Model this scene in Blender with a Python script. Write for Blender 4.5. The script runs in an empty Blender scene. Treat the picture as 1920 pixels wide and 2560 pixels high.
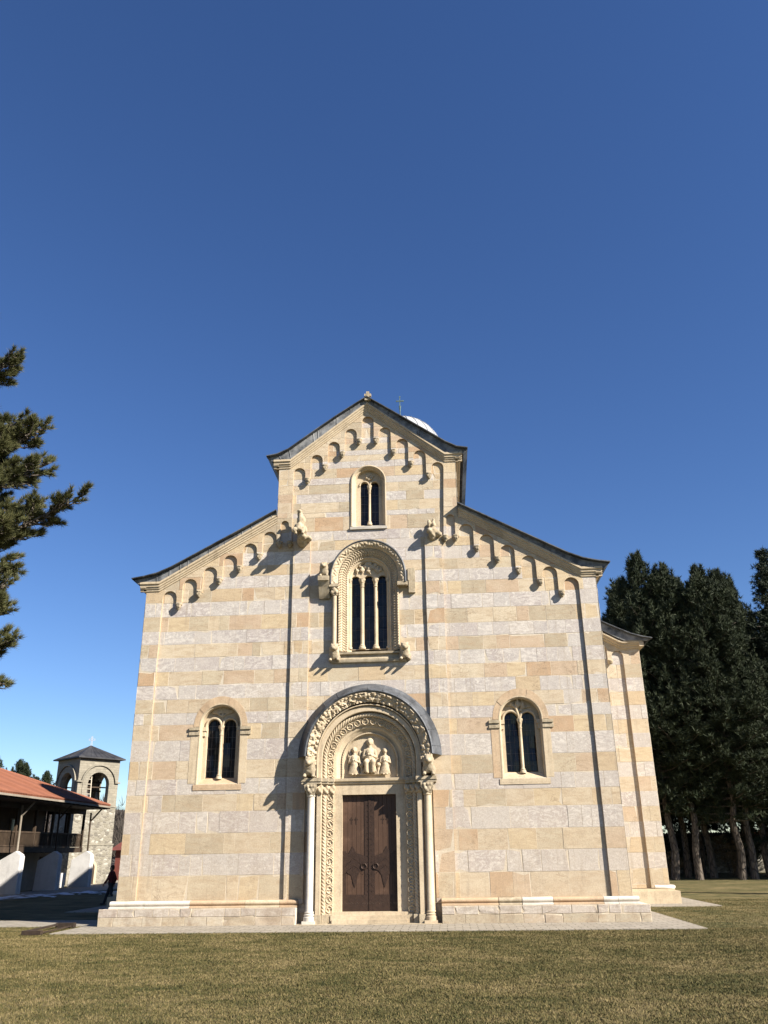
import bpy, bmesh, math, random
import numpy as np
from math import sin, cos, pi, radians, sqrt, atan2, hypot
from mathutils import Vector, Matrix, noise
from mathutils.geometry import tessellate_polygon

random.seed(7)
SC = bpy.context.scene
COL = SC.collection

# ------------------------------------------------------------------ camera, sky, sun, exposure
cam_d = bpy.data.cameras.new('camera')
cam = bpy.data.objects.new('camera', cam_d); COL.objects.link(cam); SC.camera = cam
cam_d.sensor_fit = 'VERTICAL'; cam_d.sensor_height = 36.0; cam_d.sensor_width = 27.0
cam_d.lens = 2076.0 / 2560.0 * 36.0
cam_d.clip_start = 0.1; cam_d.clip_end = 6000
_yaw, _pitch, _roll = radians(-3.873), radians(22.209), radians(-0.834)
_f = Vector((sin(_yaw) * cos(_pitch), cos(_yaw) * cos(_pitch), sin(_pitch)))
_r0 = Vector((cos(_yaw), -sin(_yaw), 0)); _u0 = _r0.cross(_f)
_r = cos(_roll) * _r0 + sin(_roll) * _u0; _u = -sin(_roll) * _r0 + cos(_roll) * _u0
_m = Matrix((_r, _u, -_f)).transposed().to_4x4(); _m.translation = Vector((2.692, -30.0, 2.19))
cam.matrix_world = _m

SUN_AZ, SUN_EL = radians(60), radians(34)      # azimuth measured from the facade normal towards +x
W = bpy.data.worlds.new('World'); SC.world = W; W.use_nodes = True
wn = W.node_tree.nodes; wn.clear()
_o = wn.new('ShaderNodeOutputWorld'); _b = wn.new('ShaderNodeBackground'); _s = wn.new('ShaderNodeTexSky')
_s.sky_type = 'NISHITA'; _s.sun_disc = False; _s.sun_elevation = SUN_EL
_s.sun_rotation = pi - SUN_AZ
_s.altitude = 600; _s.air_density = 1.0; _s.dust_density = 0.0; _s.ozone_density = 4.0
_b.inputs['Strength'].default_value = 0.055
_h = wn.new('ShaderNodeHueSaturation'); _h.inputs['Saturation'].default_value = 1.15; _h.inputs['Hue'].default_value = 0.510
W.node_tree.links.new(_s.outputs[0], _h.inputs['Color']); W.node_tree.links.new(_h.outputs[0], _b.inputs[0]); W.node_tree.links.new(_b.outputs[0], _o.inputs[0])
sd = bpy.data.lights.new('sun', 'SUN'); sun = bpy.data.objects.new('sun', sd); COL.objects.link(sun)
sd.energy = 5.0; sd.angle = radians(0.5); sd.color = (1.0, 0.92, 0.81)
sun.rotation_euler = Vector((-sin(SUN_AZ) * cos(SUN_EL), cos(SUN_AZ) * cos(SUN_EL), -sin(SUN_EL))).to_track_quat('-Z', 'Y').to_euler()
sun.location = (40, -40, 40)
SC.view_settings.view_transform = 'Standard'; SC.view_settings.look = 'None'
SC.view_settings.exposure = 1.40; SC.view_settings.gamma = 1.0
SC.view_settings.use_curve_mapping = False

# ------------------------------------------------------------------ materials
ALB = 0.76          # common scale that brings the colours below to measured albedos
class NT:
    def __init__(s, name):
        s.m = bpy.data.materials.new(name); s.m.use_nodes = True
        s.t = s.m.node_tree; s.n = s.t.nodes; s.n.clear()
        s.out = s.n.new('ShaderNodeOutputMaterial'); s.p = s.n.new('ShaderNodeBsdfPrincipled')
        s.t.links.new(s.p.outputs[0], s.out.inputs[0])
        s.p.inputs['Specular IOR Level'].default_value = 0.25
        s.co = s.n.new('ShaderNodeTexCoord').outputs['Object']
    def L(s, a, b): s.t.links.new(a, b)
    def put(s, inp, v):
        if isinstance(v, bpy.types.NodeSocket): s.L(v, inp)
        elif isinstance(v, tuple) and len(v) == 3 and inp.type == 'RGBA': inp.default_value = (*v, 1)
        else: inp.default_value = v
    def noise(s, scale, detail=4, rough=0.6, vec=None, dist=0.0):
        n = s.n.new('ShaderNodeTexNoise'); n.inputs['Scale'].default_value = scale
        n.inputs['Detail'].default_value = detail; n.inputs['Roughness'].default_value = rough
        n.inputs['Distortion'].default_value = dist
        s.L(vec or s.co, n.inputs['Vector']); return n.outputs['Fac']
    def voro(s, scale, feature='F1', out='Distance', vec=None, rand=1.0):
        n = s.n.new('ShaderNodeTexVoronoi'); n.feature = feature; n.inputs['Scale'].default_value = scale
        n.inputs['Randomness'].default_value = rand
        s.L(vec or s.co, n.inputs['Vector']); return n.outputs[out]
    def mapv(s, scale=(1, 1, 1), vec=None, rot=(0, 0, 0)):
        n = s.n.new('ShaderNodeMapping'); n.inputs['Scale'].default_value = scale; n.inputs['Rotation'].default_value = rot
        s.L(vec or s.co, n.inputs['Vector']); return n.outputs[0]
    def ramp(s, fac, stops, interp='LINEAR'):
        n = s.n.new('ShaderNodeValToRGB'); n.color_ramp.interpolation = interp
        e = n.color_ramp.elements
        while len(e) < len(stops): e.new(0.5)
        for k, (p, c) in enumerate(stops):
            e[k].position = p; e[k].color = (*c, 1) if isinstance(c, tuple) else (c, c, c, 1)
        s.L(fac, n.inputs[0]); return n.outputs[0]
    def mix(s, fac, a, b, mode='MIX'):
        n = s.n.new('ShaderNodeMix'); n.data_type = 'RGBA'; n.blend_type = mode
        s.put(n.inputs[0], fac); s.put(n.inputs[6], a); s.put(n.inputs[7], b); return n.outputs[2]
    def math(s, op, a, b=0.0, clamp=False):
        n = s.n.new('ShaderNodeMath'); n.operation = op; n.use_clamp = clamp
        s.put(n.inputs[0], a); s.put(n.inputs[1], b); return n.outputs[0]
    def bump(s, h, strength=0.4, dist=0.02):
        n = s.n.new('ShaderNodeBump'); n.inputs['Strength'].default_value = strength; n.inputs['Distance'].default_value = dist
        s.L(h, n.inputs['Height']); s.L(n.outputs[0], s.p.inputs['Normal'])
    def fin(s, col, rough=0.8, metal=0.0):
        col = s.mix(1.0, col, (ALB, ALB, ALB), 'MULTIPLY')
        s.put(s.p.inputs['Base Color'], col); s.put(s.p.inputs['Roughness'], rough); s.put(s.p.inputs['Metallic'], metal)
        return s.m

def simple(name, c1, c2, scale=3.0, rough=0.8, bump=0.3, bscale=None, metal=0.0, mapping=None, stain=0.0):
    t = NT(name)
    v = t.mapv(mapping) if mapping else None
    f = t.noise(scale, 6, 0.65, v)
    col = t.mix(t.ramp(f, [(0.35, 0.0), (0.65, 1.0)]), c1, c2)
    if stain:
        col = t.mix(t.ramp(t.noise(1.1, 8, 0.74), [(0.50, 0.0), (0.74, stain)]), col, tuple(x * 0.42 for x in c2))
        col = t.mix(t.ramp(t.noise(1.0, 5, 0.65, t.mapv((6, 6, 0.5))), [(0.52, 0.0), (0.72, stain * .8)]), col, tuple(x * 0.55 for x in c2))
        col = t.mix(0.3, col, t.ramp(t.noise(20, 4, 0.7), [(0.3, 0.25), (0.7, 0.75)]), 'OVERLAY')
    if bump: t.bump(t.noise(bscale or scale * 6, 5, 0.7, v), bump, 0.02)
    return t.fin(col, rough, metal)

def stone_blocks(name='banded_ashlar', pale=False):
    """ashlar: attribute blk = (kind 0 cream / .5 mortar / 1 marble, random, random)"""
    t = NT(name)
    a = t.n.new('ShaderNodeAttribute'); a.attribute_name = 'blk'
    sp = t.n.new('ShaderNodeSeparateColor'); t.L(a.outputs['Color'], sp.inputs[0])
    kind, r1, r2 = sp.outputs
    off = t.n.new('ShaderNodeVectorMath'); off.operation = 'MULTIPLY_ADD'
    t.L(a.outputs['Color'], off.inputs[0]); off.inputs[1].default_value = (13, 41, 77); t.L(t.co, off.inputs[2])
    v = off.outputs[0]
    # cream sandstone, some blocks yellow, tan or olive
    if pale: pal = [(0.0, (0.53, 0.47, 0.36)), (0.3, (0.58, 0.53, 0.43)), (0.6, (0.46, 0.41, 0.31)), (0.8, (0.52, 0.45, 0.36)), (0.93, (0.42, 0.36, 0.28))]
    else: pal = [(0.0, (0.590, 0.485, 0.340)), (0.14, (0.565, 0.470, 0.340)), (0.28, (0.600, 0.480, 0.310)), (0.40, (0.535, 0.455, 0.325)),
                 (0.52, (0.530, 0.405, 0.285)), (0.64, (0.600, 0.505, 0.365)), (0.74, (0.545, 0.425, 0.275)), (0.84, (0.455, 0.385, 0.275)), (0.93, (0.500, 0.345, 0.215))]
    cream = t.ramp(r1, pal, 'CONSTANT')
    band = t.noise(1.3, 6, 0.62, t.mapv((1, 1, 3.6), v), 1.6)
    cream = t.mix(t.ramp(band, [(0.42, 0.0), (0.70, 0.62)]), cream, (0.40, 0.29, 0.18))
    cream = t.mix(t.ramp(t.noise(1.7, 5, 0.6, v), [(0.50, 0.0), (0.78, 0.45)]), cream, (0.64, 0.56, 0.42))
    # grey-violet breccia: cloudy ground, white clasts of every size, thin dark seams
    ground = t.noise(1.4, 6, 0.65, v, 0.6)
    w1 = t.noise(2.1, 6, 0.60, t.mapv((0.8, 0.8, 2.0), v), 3.0)
    w2 = t.noise(8.0, 3, 0.5, t.mapv((1, 1, 1.3), v), 1.0)
    base = t.ramp(r1, [(0.0, (0.430, 0.392, 0.365)), (0.3, (0.475, 0.440, 0.400)), (0.55, (0.395, 0.348, 0.330)), (0.75, (0.455, 0.428, 0.398)), (0.9, (0.49, 0.435, 0.375))], 'CONSTANT')
    base = t.mix(t.ramp(ground, [(0.38, 0.0), (0.66, 0.55)]), base, (0.57, 0.52, 0.46))
    amt = t.math('ADD', t.math('MULTIPLY', r2, 0.75), 0.15)
    marble = t.mix(t.math('MULTIPLY', t.ramp(w1, [(0.46, 0.0), (0.58, 0.75), (0.70, 0.95)]), amt), base, (0.76, 0.71, 0.635))
    marble = t.mix(t.ramp(w2, [(0.60, 0.0), (0.66, 0.7)]), marble, (0.74, 0.70, 0.62))
    marble = t.mix(t.ramp(t.noise(2.4, 6, 0.6, v, 3.0), [(0.475, 0.0), (0.50, 0.5), (0.525, 0.0)]), marble, (0.30, 0.235, 0.225))
    marble = t.mix(t.ramp(r2, [(0.0, 0.45), (0.35, 0.05), (1.0, 0.25)]), marble, (0.575, 0.52, 0.455))
    crack = t.math('ABSOLUTE', t.math('SUBTRACT', t.noise(1.1, 5, 0.55, t.mapv((1, 1, 2.2), v), 1.5), 0.5))
    cmask = t.ramp(t.noise(0.6, 3, 0.5, v), [(0.50, 0.0), (0.60, 1.0)])
    cream = t.mix(t.math('MULTIPLY', t.ramp(crack, [(0.0, 0.8), (0.010, 0.0)]), cmask), cream, (0.20, 0.14, 0.085))
    isM = t.math('GREATER_THAN', kind, 0.75)
    isJ = t.math('MULTIPLY', t.math('GREATER_THAN', kind, 0.25), t.math('LESS_THAN', kind, 0.75))
    c = t.mix(isM, cream, marble)
    c = t.mix(isJ, c, (0.60, 0.525, 0.41))
    # stains with a shape of their own, chips
    st = t.noise(0.9, 8, 0.72, t.mapv((1.3, 1.3, 0.7)))
    c = t.mix(t.ramp(st, [(0.55, 0.0), (0.80, 0.5)]), c, (0.30, 0.23, 0.15))
    c = t.mix(t.ramp(t.noise(5.0, 7, 0.74), [(0.62, 0.0), (0.74, 0.6)]), c, (0.27, 0.21, 0.15))
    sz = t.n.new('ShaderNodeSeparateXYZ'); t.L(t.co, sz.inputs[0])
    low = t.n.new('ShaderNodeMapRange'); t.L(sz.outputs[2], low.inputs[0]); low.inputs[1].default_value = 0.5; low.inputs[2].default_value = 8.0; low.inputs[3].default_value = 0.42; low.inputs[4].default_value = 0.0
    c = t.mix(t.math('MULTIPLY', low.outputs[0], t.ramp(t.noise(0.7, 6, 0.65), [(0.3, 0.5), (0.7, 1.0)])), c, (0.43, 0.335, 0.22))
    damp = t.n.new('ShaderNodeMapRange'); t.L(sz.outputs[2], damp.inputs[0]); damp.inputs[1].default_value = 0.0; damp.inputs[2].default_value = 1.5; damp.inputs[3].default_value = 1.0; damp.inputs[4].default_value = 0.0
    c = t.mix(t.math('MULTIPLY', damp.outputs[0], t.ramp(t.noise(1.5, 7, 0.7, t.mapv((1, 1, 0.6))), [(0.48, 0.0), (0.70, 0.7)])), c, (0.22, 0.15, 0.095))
    run = t.noise(1.0, 5, 0.65, t.mapv((7.0, 7.0, 0.35)))
    c = t.mix(t.math('MULTIPLY', t.ramp(run, [(0.52, 0.0), (0.72, 0.55)]), t.ramp(t.noise(0.35, 4, 0.6), [(0.46, 0.0), (0.62, 1.0)])), c, (0.30, 0.245, 0.18))
    c = t.mix(0.30, c, t.ramp(t.noise(24, 4, 0.7), [(0.3, 0.25), (0.7, 0.75)]), 'OVERLAY')
    hb = t.math('ADD', t.math('MULTIPLY', t.noise(5, 6, 0.7), 1.0), t.math('MULTIPLY', t.noise(40, 4, 0.7), 0.35))
    t.bump(hb, 0.45, 0.02)
    return t.fin(c, 0.72)

def lead_mat():
    t = NT('sheet_lead')
    f = t.noise(1.4, 6, 0.7, t.mapv((1, 1, 0.5)))
    c = t.mix(t.ramp(f, [(0.38, 0.0), (0.62, 1.0)]), (0.045, 0.050, 0.058), (0.15, 0.162, 0.18))
    c = t.mix(t.ramp(t.noise(6, 6, 0.75), [(0.55, 0.0), (0.75, 0.5)]), c, (0.27, 0.27, 0.265))
    t.bump(t.noise(3.0, 4, 0.6), 0.35, 0.05)
    return t.fin(c, 0.55, 0.25)

def rubble_mat():
    t = NT('rubble_stone')
    v = t.mapv((1, 1, 1.7))
    d = t.voro(3.4, 'DISTANCE_TO_EDGE', 'Distance', v); cc = t.voro(3.4, 'F1', 'Color', v)
    sp = t.n.new('ShaderNodeSeparateColor'); t.L(cc, sp.inputs[0])
    c = t.ramp(sp.outputs[0], [(0.0, (0.25, 0.23, 0.18)), (0.3, (0.30, 0.28, 0.23)), (0.6, (0.19, 0.175, 0.145)), (0.85, (0.44, 0.42, 0.36))], 'CONSTANT')
    c = t.mix(t.ramp(d, [(0.0, 1.0), (0.09, 0.0)]), c, (0.32, 0.295, 0.24))
    c = t.mix(t.ramp(t.noise(8, 5), [(0.5, 0.0), (0.8, 0.5)]), c, (0.14, 0.13, 0.10))
    t.bump(t.math('MINIMUM', d, 0.15), 0.9, 0.12)
    return t.fin(c, 0.9)

def ashlar_brick(name, c1, c2, mort, bw, bh, ms=0.012, vec='wall', rough=0.85, bumpd=0.03, sc=1.0):
    t = NT(name)
    if vec == 'wall':
        sx = t.n.new('ShaderNodeSeparateXYZ'); t.L(t.co, sx.inputs[0])
        cx = t.n.new('ShaderNodeCombineXYZ')
        t.L(t.math('ADD', sx.outputs[0], t.math('MULTIPLY', sx.outputs[1], 0.83)), cx.inputs[0]); t.L(sx.outputs[2], cx.inputs[1]); vv = cx.outputs[0]
    else: vv = t.co
    b = t.n.new('ShaderNodeTexBrick'); t.L(vv, b.inputs['Vector'])
    b.inputs['Scale'].default_value = sc; b.inputs['Brick Width'].default_value = bw; b.inputs['Row Height'].default_value = bh
    b.inputs['Mortar Size'].default_value = ms; b.inputs['Mortar Smooth'].default_value = 0.2; b.inputs['Bias'].default_value = 0.0
    b.inputs['Color1'].default_value = (*c1, 1); b.inputs['Color2'].default_value = (*c2, 1); b.inputs['Mortar'].default_value = (*mort, 1)
    c = t.mix(t.ramp(t.noise(2.5, 6), [(0.4, 0.0), (0.75, 0.5)]), b.outputs['Color'], tuple(x * 0.55 for x in c1))
    c = t.mix(0.25, c, t.ramp(t.noise(14, 5, 0.7), [(0.3, 0.2), (0.7, 0.8)]), 'OVERLAY')
    t.bump(t.math('ADD', t.math('MULTIPLY', b.outputs['Fac'], -1.0), t.math('MULTIPLY', t.noise(12, 5, 0.7), 0.6)), 0.6, bumpd)
    return t.fin(c, rough)

def grass_mat():
    t = NT('lawn_turf')
    big = t.noise(0.35, 6, 0.68, t.mapv((1, 1.6, 1)), 0.8); mid = t.noise(1.3, 6, 0.72, t.mapv((1, 1.5, 1))); fine = t.noise(26, 4, 0.75, t.mapv((1, 0.6, 1)))
    s = t.math('ADD', t.math('ADD', t.math('MULTIPLY', big, 0.55), t.math('MULTIPLY', mid, 0.45)), t.math('MULTIPLY', t.math('SUBTRACT', fine, 0.5), 0.40))
    c = t.ramp(s, [(0.36, (0.040, 0.048, 0.012)), (0.46, (0.082, 0.077, 0.023)), (0.54, (0.150, 0.122, 0.049)), (0.66, (0.255, 0.198, 0.096))])
    t.bump(fine, 0.9, 0.04)
    return t.fin(c, 0.95)

def blade_mat():
    t = NT('grass_blade')
    g = t.n.new('ShaderNodeNewGeometry')
    big = t.noise(0.35, 6, 0.68, t.mapv((1, 1.6, 1)), 0.8); mid = t.noise(1.3, 6, 0.72, t.mapv((1, 1.5, 1)))
    s = t.math('ADD', t.math('ADD', t.math('MULTIPLY', big, 0.55), t.math('MULTIPLY', mid, 0.45)), t.math('MULTIPLY', t.math('SUBTRACT', g.outputs['Random Per Island'], 0.5), 0.24))
    c = t.ramp(s, [(0.34, (0.042, 0.047, 0.012)), (0.44, (0.088, 0.080, 0.024)), (0.53, (0.150, 0.121, 0.046)), (0.67, (0.262, 0.203, 0.096))])
    return t.fin(c, 0.85)

def foliage_mat(name, a, b, d):
    t = NT(name)
    g = t.n.new('ShaderNodeNewGeometry')
    c = t.ramp(g.outputs['Random Per Island'], [(0.0, a), (0.6, b), (1.0, d)])
    c = t.mix(t.ramp(t.noise(0.8, 4), [(0.35, 0.0), (0.7, 0.6)]), c, a)
    m = t.fin(c, 0.7)
    return m

def tile_mat():
    t = NT('terracotta_tile')
    sx = t.n.new('ShaderNodeSeparateXYZ'); t.L(t.co, sx.inputs[0])
    w = t.math('SINE', t.math('MULTIPLY', sx.outputs[1], 2 * pi / 0.20))
    row = t.math('FRACT', t.math('MULTIPLY', sx.outputs[0], 1 / 0.32))
    c = t.mix(t.noise(1.0, 6, 0.7), (0.22, 0.082, 0.048), (0.34, 0.140, 0.082))
    c = t.mix(t.ramp(t.voro(4.0, 'F1', 'Color'), [(0.3, 0.0), (0.8, 0.35)]), c, (0.20, 0.075, 0.04))
    t.bump(t.math('ADD', t.math('MULTIPLY', w, 0.5), t.math('MULTIPLY', row, 0.35)), 0.9, 0.06)
    return t.fin(c, 0.85)

def wood_mat(name, a, b, axis='z', planks=0.0, rough=0.6):
    t = NT(name)
    sc = {'z': (14, 14, 0.9), 'y': (14, 0.9, 14), 'x': (0.9, 14, 14)}[axis]
    f = t.noise(1.6, 6, 0.65, t.mapv(sc), 0.8)
    c = t.mix(f, a, b)
    c = t.mix(t.ramp(t.noise(1.3, 5, 0.7), [(0.5, 0.0), (0.75, 0.55)]), c, tuple(min(1, x * 2.2) for x in b))
    t.bump(f, 0.4, 0.01)
    return t.fin(c, rough)

def bark_mat():
    t = NT('pine_bark')
    v = t.mapv((1, 1, 0.28)); d = t.voro(6.0, 'DISTANCE_TO_EDGE', 'Distance', v)
    c = t.mix(t.ramp(d, [(0.0, 0.0), (0.16, 1.0)]), (0.028, 0.022, 0.017), (0.17, 0.14, 0.11))
    c = t.mix(t.ramp(t.noise(4, 5), [(0.4, 0.0), (0.7, 0.6)]), c, (0.10, 0.085, 0.07))
    t.bump(t.math('MINIMUM', d, 0.2), 1.0, 0.12)
    return t.fin(c, 0.95)

M = dict(
    blocks=stone_blocks(), plinth=stone_blocks('plinth_ashlar', True),
    verge=simple('verge_lead', (0.065, 0.070, 0.078), (0.32, 0.325, 0.325), 2.2, 0.55, 0.4, 6, 0.1),
    carved=simple('carved_limestone', (0.60, 0.495, 0.345), (0.53, 0.425, 0.285), 2.2, 0.75, 0.45, 22, stain=0.6),
    smooth=simple('dressed_limestone', (0.61, 0.505, 0.355), (0.545, 0.44, 0.30), 1.3, 0.75, 0.2, 14, stain=0.6),
    tan=simple('tan_limestone', (0.50, 0.355, 0.225), (0.565, 0.43, 0.285), 1.5, 0.75, 0.3, 12, stain=0.6),
    statue=simple('weathered_sculpture_stone', (0.56, 0.475, 0.34), (0.36, 0.295, 0.20), 5.0, 0.85, 0.7, 30, stain=0.6),
    marble=simple('white_marble', (0.74, 0.69, 0.60), (0.60, 0.545, 0.46), 1.6, 0.55, 0.12, 10, stain=0.3),
    lead=lead_mat(),
    dome=simple('pale_lead', (0.50, 0.51, 0.52), (0.36, 0.37, 0.38), 0.8, 0.5, 0.2, 4, 0.1),
    verdigris=simple('weathered_bronze', (0.16, 0.25, 0.22), (0.07, 0.10, 0.09), 6, 0.6, 0.2),
    glass=simple('dark_glass', (0.010, 0.011, 0.014), (0.035, 0.038, 0.045), 1.4, 0.08, 0.06, 2.0),  # mottled blue-grey base colour imitates reflections in the panes
    iron=simple('wrought_iron', (0.10, 0.095, 0.10), (0.16, 0.15, 0.155), 8, 0.55, 0.2, 30, 0.2),
    bronze=simple('dark_door_iron', (0.066, 0.040, 0.029), (0.044, 0.028, 0.021), 8, 0.45, 0.4, 30, 0.3),
    door=wood_mat('door_oak', (0.060, 0.033, 0.021), (0.098, 0.058, 0.038), 'z', 0, 0.5),
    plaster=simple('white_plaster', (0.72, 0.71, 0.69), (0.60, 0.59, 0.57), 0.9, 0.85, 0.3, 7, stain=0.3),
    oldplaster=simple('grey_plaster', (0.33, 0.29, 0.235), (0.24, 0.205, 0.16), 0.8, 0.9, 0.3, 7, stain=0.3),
    timber=wood_mat('dark_timber', (0.035, 0.024, 0.016), (0.075, 0.052, 0.034), 'z', 0, 0.75),
    ladder=wood_mat('pale_timber', (0.50, 0.44, 0.34), (0.62, 0.56, 0.46), 'z', 0, 0.75),
    tile=tile_mat(), rubble=rubble_mat(),
    tower=ashlar_brick('tower_ashlar', (0.34, 0.31, 0.245), (0.26, 0.24, 0.19), (0.29, 0.265, 0.21), 0.55, 0.19, 0.012),
    slate=simple('tower_roof_metal', (0.035, 0.036, 0.04), (0.075, 0.075, 0.078), 1.2, 0.55, 0.2, 8, 0.2),
    paving=ashlar_brick('paving_slabs', (0.40, 0.36, 0.295), (0.32, 0.285, 0.23), (0.15, 0.13, 0.09), 0.46, 0.30, 0.016, 'flat', 0.9, 0.02),
    grass=grass_mat(), blade=blade_mat(),
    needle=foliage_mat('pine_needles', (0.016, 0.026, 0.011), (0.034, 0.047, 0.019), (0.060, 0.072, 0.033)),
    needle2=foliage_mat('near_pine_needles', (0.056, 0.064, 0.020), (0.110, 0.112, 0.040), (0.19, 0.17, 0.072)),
    spruce=foliage_mat('spruce_needles', (0.016, 0.027, 0.015), (0.034, 0.050, 0.026), (0.06, 0.075, 0.04)),
    dry=foliage_mat('dry_leaves', (0.12, 0.09, 0.05), (0.20, 0.155, 0.09), (0.28, 0.22, 0.13)),
    bark=bark_mat(),
    snow=simple('old_snow', (0.85, 0.87, 0.90), (0.75, 0.78, 0.82), 2, 0.7, 0.5, 6),
    hill=simple('bare_woodland', (0.055, 0.045, 0.038), (0.10, 0.085, 0.07), 0.12, 0.95, 1.0, 0.5),
    redwall=simple('red_render', (0.20, 0.055, 0.04), (0.14, 0.045, 0.035), 1.0, 0.9, 0.3),
    rust=simple('rusty_steel', (0.030, 0.021, 0.016), (0.060, 0.040, 0.027), 5, 0.8, 0.5),
    skin=simple('skin', (0.45, 0.27, 0.19), (0.40, 0.23, 0.16), 8, 0.6, 0.1),
    jacket=simple('maroon_cloth', (0.19, 0.035, 0.036), (0.12, 0.024, 0.026), 6, 0.85, 0.4),
    trousers=simple('black_cloth', (0.03, 0.031, 0.036), (0.05, 0.052, 0.06), 6, 0.9, 0.4),
    hair=simple('dark_hair', (0.03, 0.02, 0.013), (0.05, 0.033, 0.02), 20, 0.6, 0.4),
)

# ------------------------------------------------------------------ mesh helpers
def tag(o, label=None, cat=None, group=None, kind=None):
    if label: o['label'] = label
    if cat: o['category'] = cat
    if group: o['group'] = group
    if kind: o['kind'] = kind
    return o
def empty(name, loc=(0, 0, 0), rz=0.0):
    o = bpy.data.objects.new(name, None); COL.objects.link(o); o.location = loc; o.rotation_euler.z = rz
    o.empty_display_size = 0.3
    return o
def link_mesh(name, me, mat, parent=None):
    me.materials.append(mat)
    o = bpy.data.objects.new(name, me); COL.objects.link(o)
    if parent: o.parent = parent
    return o
def copy_part(o, parent, loc=None):
    c = o.copy(); COL.objects.link(c); c.parent = parent
    if loc is not None: c.location = loc
    return c

class MB:
    def __init__(s): s.v = []; s.f = []
    def add(s, vs, fs):
        n = len(s.v); s.v += [tuple(v) for v in vs]; s.f += [tuple(i + n for i in f) for f in fs]; return s
    def box(s, x0, x1, y0, y1, z0, z1):
        return s.add([(x0, y0, z0), (x1, y0, z0), (x1, y1, z0), (x0, y1, z0), (x0, y0, z1), (x1, y0, z1), (x1, y1, z1), (x0, y1, z1)],
                     [(0, 3, 2, 1), (4, 5, 6, 7), (0, 1, 5, 4), (1, 2, 6, 5), (2, 3, 7, 6), (3, 0, 4, 7)])
    def bar(s, p, q, w, h=None):
        p, q = Vector(p), Vector(q); d = (q - p).normalized()
        a = d.cross(Vector((0, 0, 1)))
        if a.length < 0.05: a = d.cross(Vector((1, 0, 0)))
        a.normalize(); b = a.cross(d); h = h or w; a *= w / 2; b *= h / 2
        vs = [p - a - b, p + a - b, p + a + b, p - a + b, q - a - b, q + a - b, q + a + b, q - a + b]
        return s.add(vs, [(0, 3, 2, 1), (4, 5, 6, 7), (0, 1, 5, 4), (1, 2, 6, 5), (2, 3, 7, 6), (3, 0, 4, 7)])
    def tube(s, pts, rad, n=8, cap=True):
        pts = [Vector(p) for p in pts]; rad = rad if isinstance(rad, (list, tuple)) else [rad] * len(pts)
        n0 = len(s.v)
        ref = Vector((0.31, 0.87, 0.38))
        for i, p in enumerate(pts):
            d = (pts[min(i + 1, len(pts) - 1)] - pts[max(i - 1, 0)]).normalized()
            a = d.cross(ref)
            if a.length < 0.1: a = d.cross(Vector((1, 0, 0)))
            a.normalize(); b = d.cross(a)
            for k in range(n):
                t = 2 * pi * k / n; s.v.append(tuple(p + rad[i] * (cos(t) * a + sin(t) * b)))
        for i in range(len(pts) - 1):
            for k in range(n):
                k2 = (k + 1) % n
                s.f.append((n0 + i * n + k, n0 + i * n + k2, n0 + (i + 1) * n + k2, n0 + (i + 1) * n + k))
        if cap:
            s.f.append(tuple(n0 + k for k in range(n))[::-1]); s.f.append(tuple(n0 + (len(pts) - 1) * n + k for k in range(n)))
        return s
    def lathe(s, prof, c=(0, 0), n=16, a0=0.0, a1=2 * pi):
        full = abs(a1 - a0 - 2 * pi) < 1e-6; m = n if full else n + 1; n0 = len(s.v)
        for r, z in prof:
            for k in range(m):
                t = a0 + (a1 - a0) * k / n; s.v.append((c[0] + r * cos(t), c[1] + r * sin(t), z))
        for i in range(len(prof) - 1):
            for k in range(n):
                k2 = (k + 1) % m
                s.f.append((n0 + i * m + k, n0 + i * m + k2, n0 + (i + 1) * m + k2, n0 + (i + 1) * m + k))
        if full:
            s.f.append(tuple(n0 + k for k in range(m))[::-1]); s.f.append(tuple(n0 + (len(prof) - 1) * m + k for k in range(m)))
        return s
    def prism(s, outer, holes, y0, y1, mp=None):
        """2D polygon (x,z) with holes extruded from y0 (front) to y1 (back)"""
        mp = mp or (lambda x, y, z: (x, y, z))
        loops = [outer] + list(holes); flat = [p for l in loops for p in l]
        tris = tessellate_polygon([[Vector((p[0], p[1], 0)) for p in l] for l in loops])
        n = len(flat); n0 = len(s.v)
        s.v += [mp(p[0], y0, p[1]) for p in flat] + [mp(p[0], y1, p[1]) for p in flat]
        for t in tris:
            (ax, az), (bx, bz), (cx, cz) = (flat[i] for i in t)
            ccw = (bx - ax) * (cz - az) - (bz - az) * (cx - ax) > 0
            t = t if ccw else t[::-1]
            s.f.append(tuple(n0 + i for i in t)); s.f.append(tuple(n0 + n + i for i in t[::-1]))
        b = 0
        for l in loops:
            for i in range(len(l)):
                j = (i + 1) % len(l); s.f.append((n0 + b + i, n0 + n + b + i, n0 + n + b + j, n0 + b + j))
            b += len(l)
        return s
    def grid(s, rows, close=False):
        n0 = len(s.v); m = len(rows[0])
        for r in rows: s.v += [tuple(p) for p in r]
        for i in range(len(rows) - 1):
            for k in range(m - 1 if not close else m):
                k2 = (k + 1) % m
                s.f.append((n0 + i * m + k, n0 + (i + 1) * m + k, n0 + (i + 1) * m + k2, n0 + i * m + k2))
        return s
    def mesh(s, name, smooth=False, recalc=True):
        me = bpy.data.meshes.new(name); me.from_pydata(s.v, [], s.f); me.update()
        if recalc:
            bm = bmesh.new(); bm.from_mesh(me); bmesh.ops.recalc_face_normals(bm, faces=bm.faces[:]); bm.to_mesh(me); bm.free()
        if smooth:
            me.polygons.foreach_set('use_smooth', [True] * len(me.polygons))
            me.set_sharp_from_angle(angle=radians(smooth if smooth is not True else 40))
        return me
    def build(s, name, mat, parent=None, smooth=False, recalc=True):
        return link_mesh(name, s.mesh(name, smooth, recalc), mat, parent)

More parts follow.
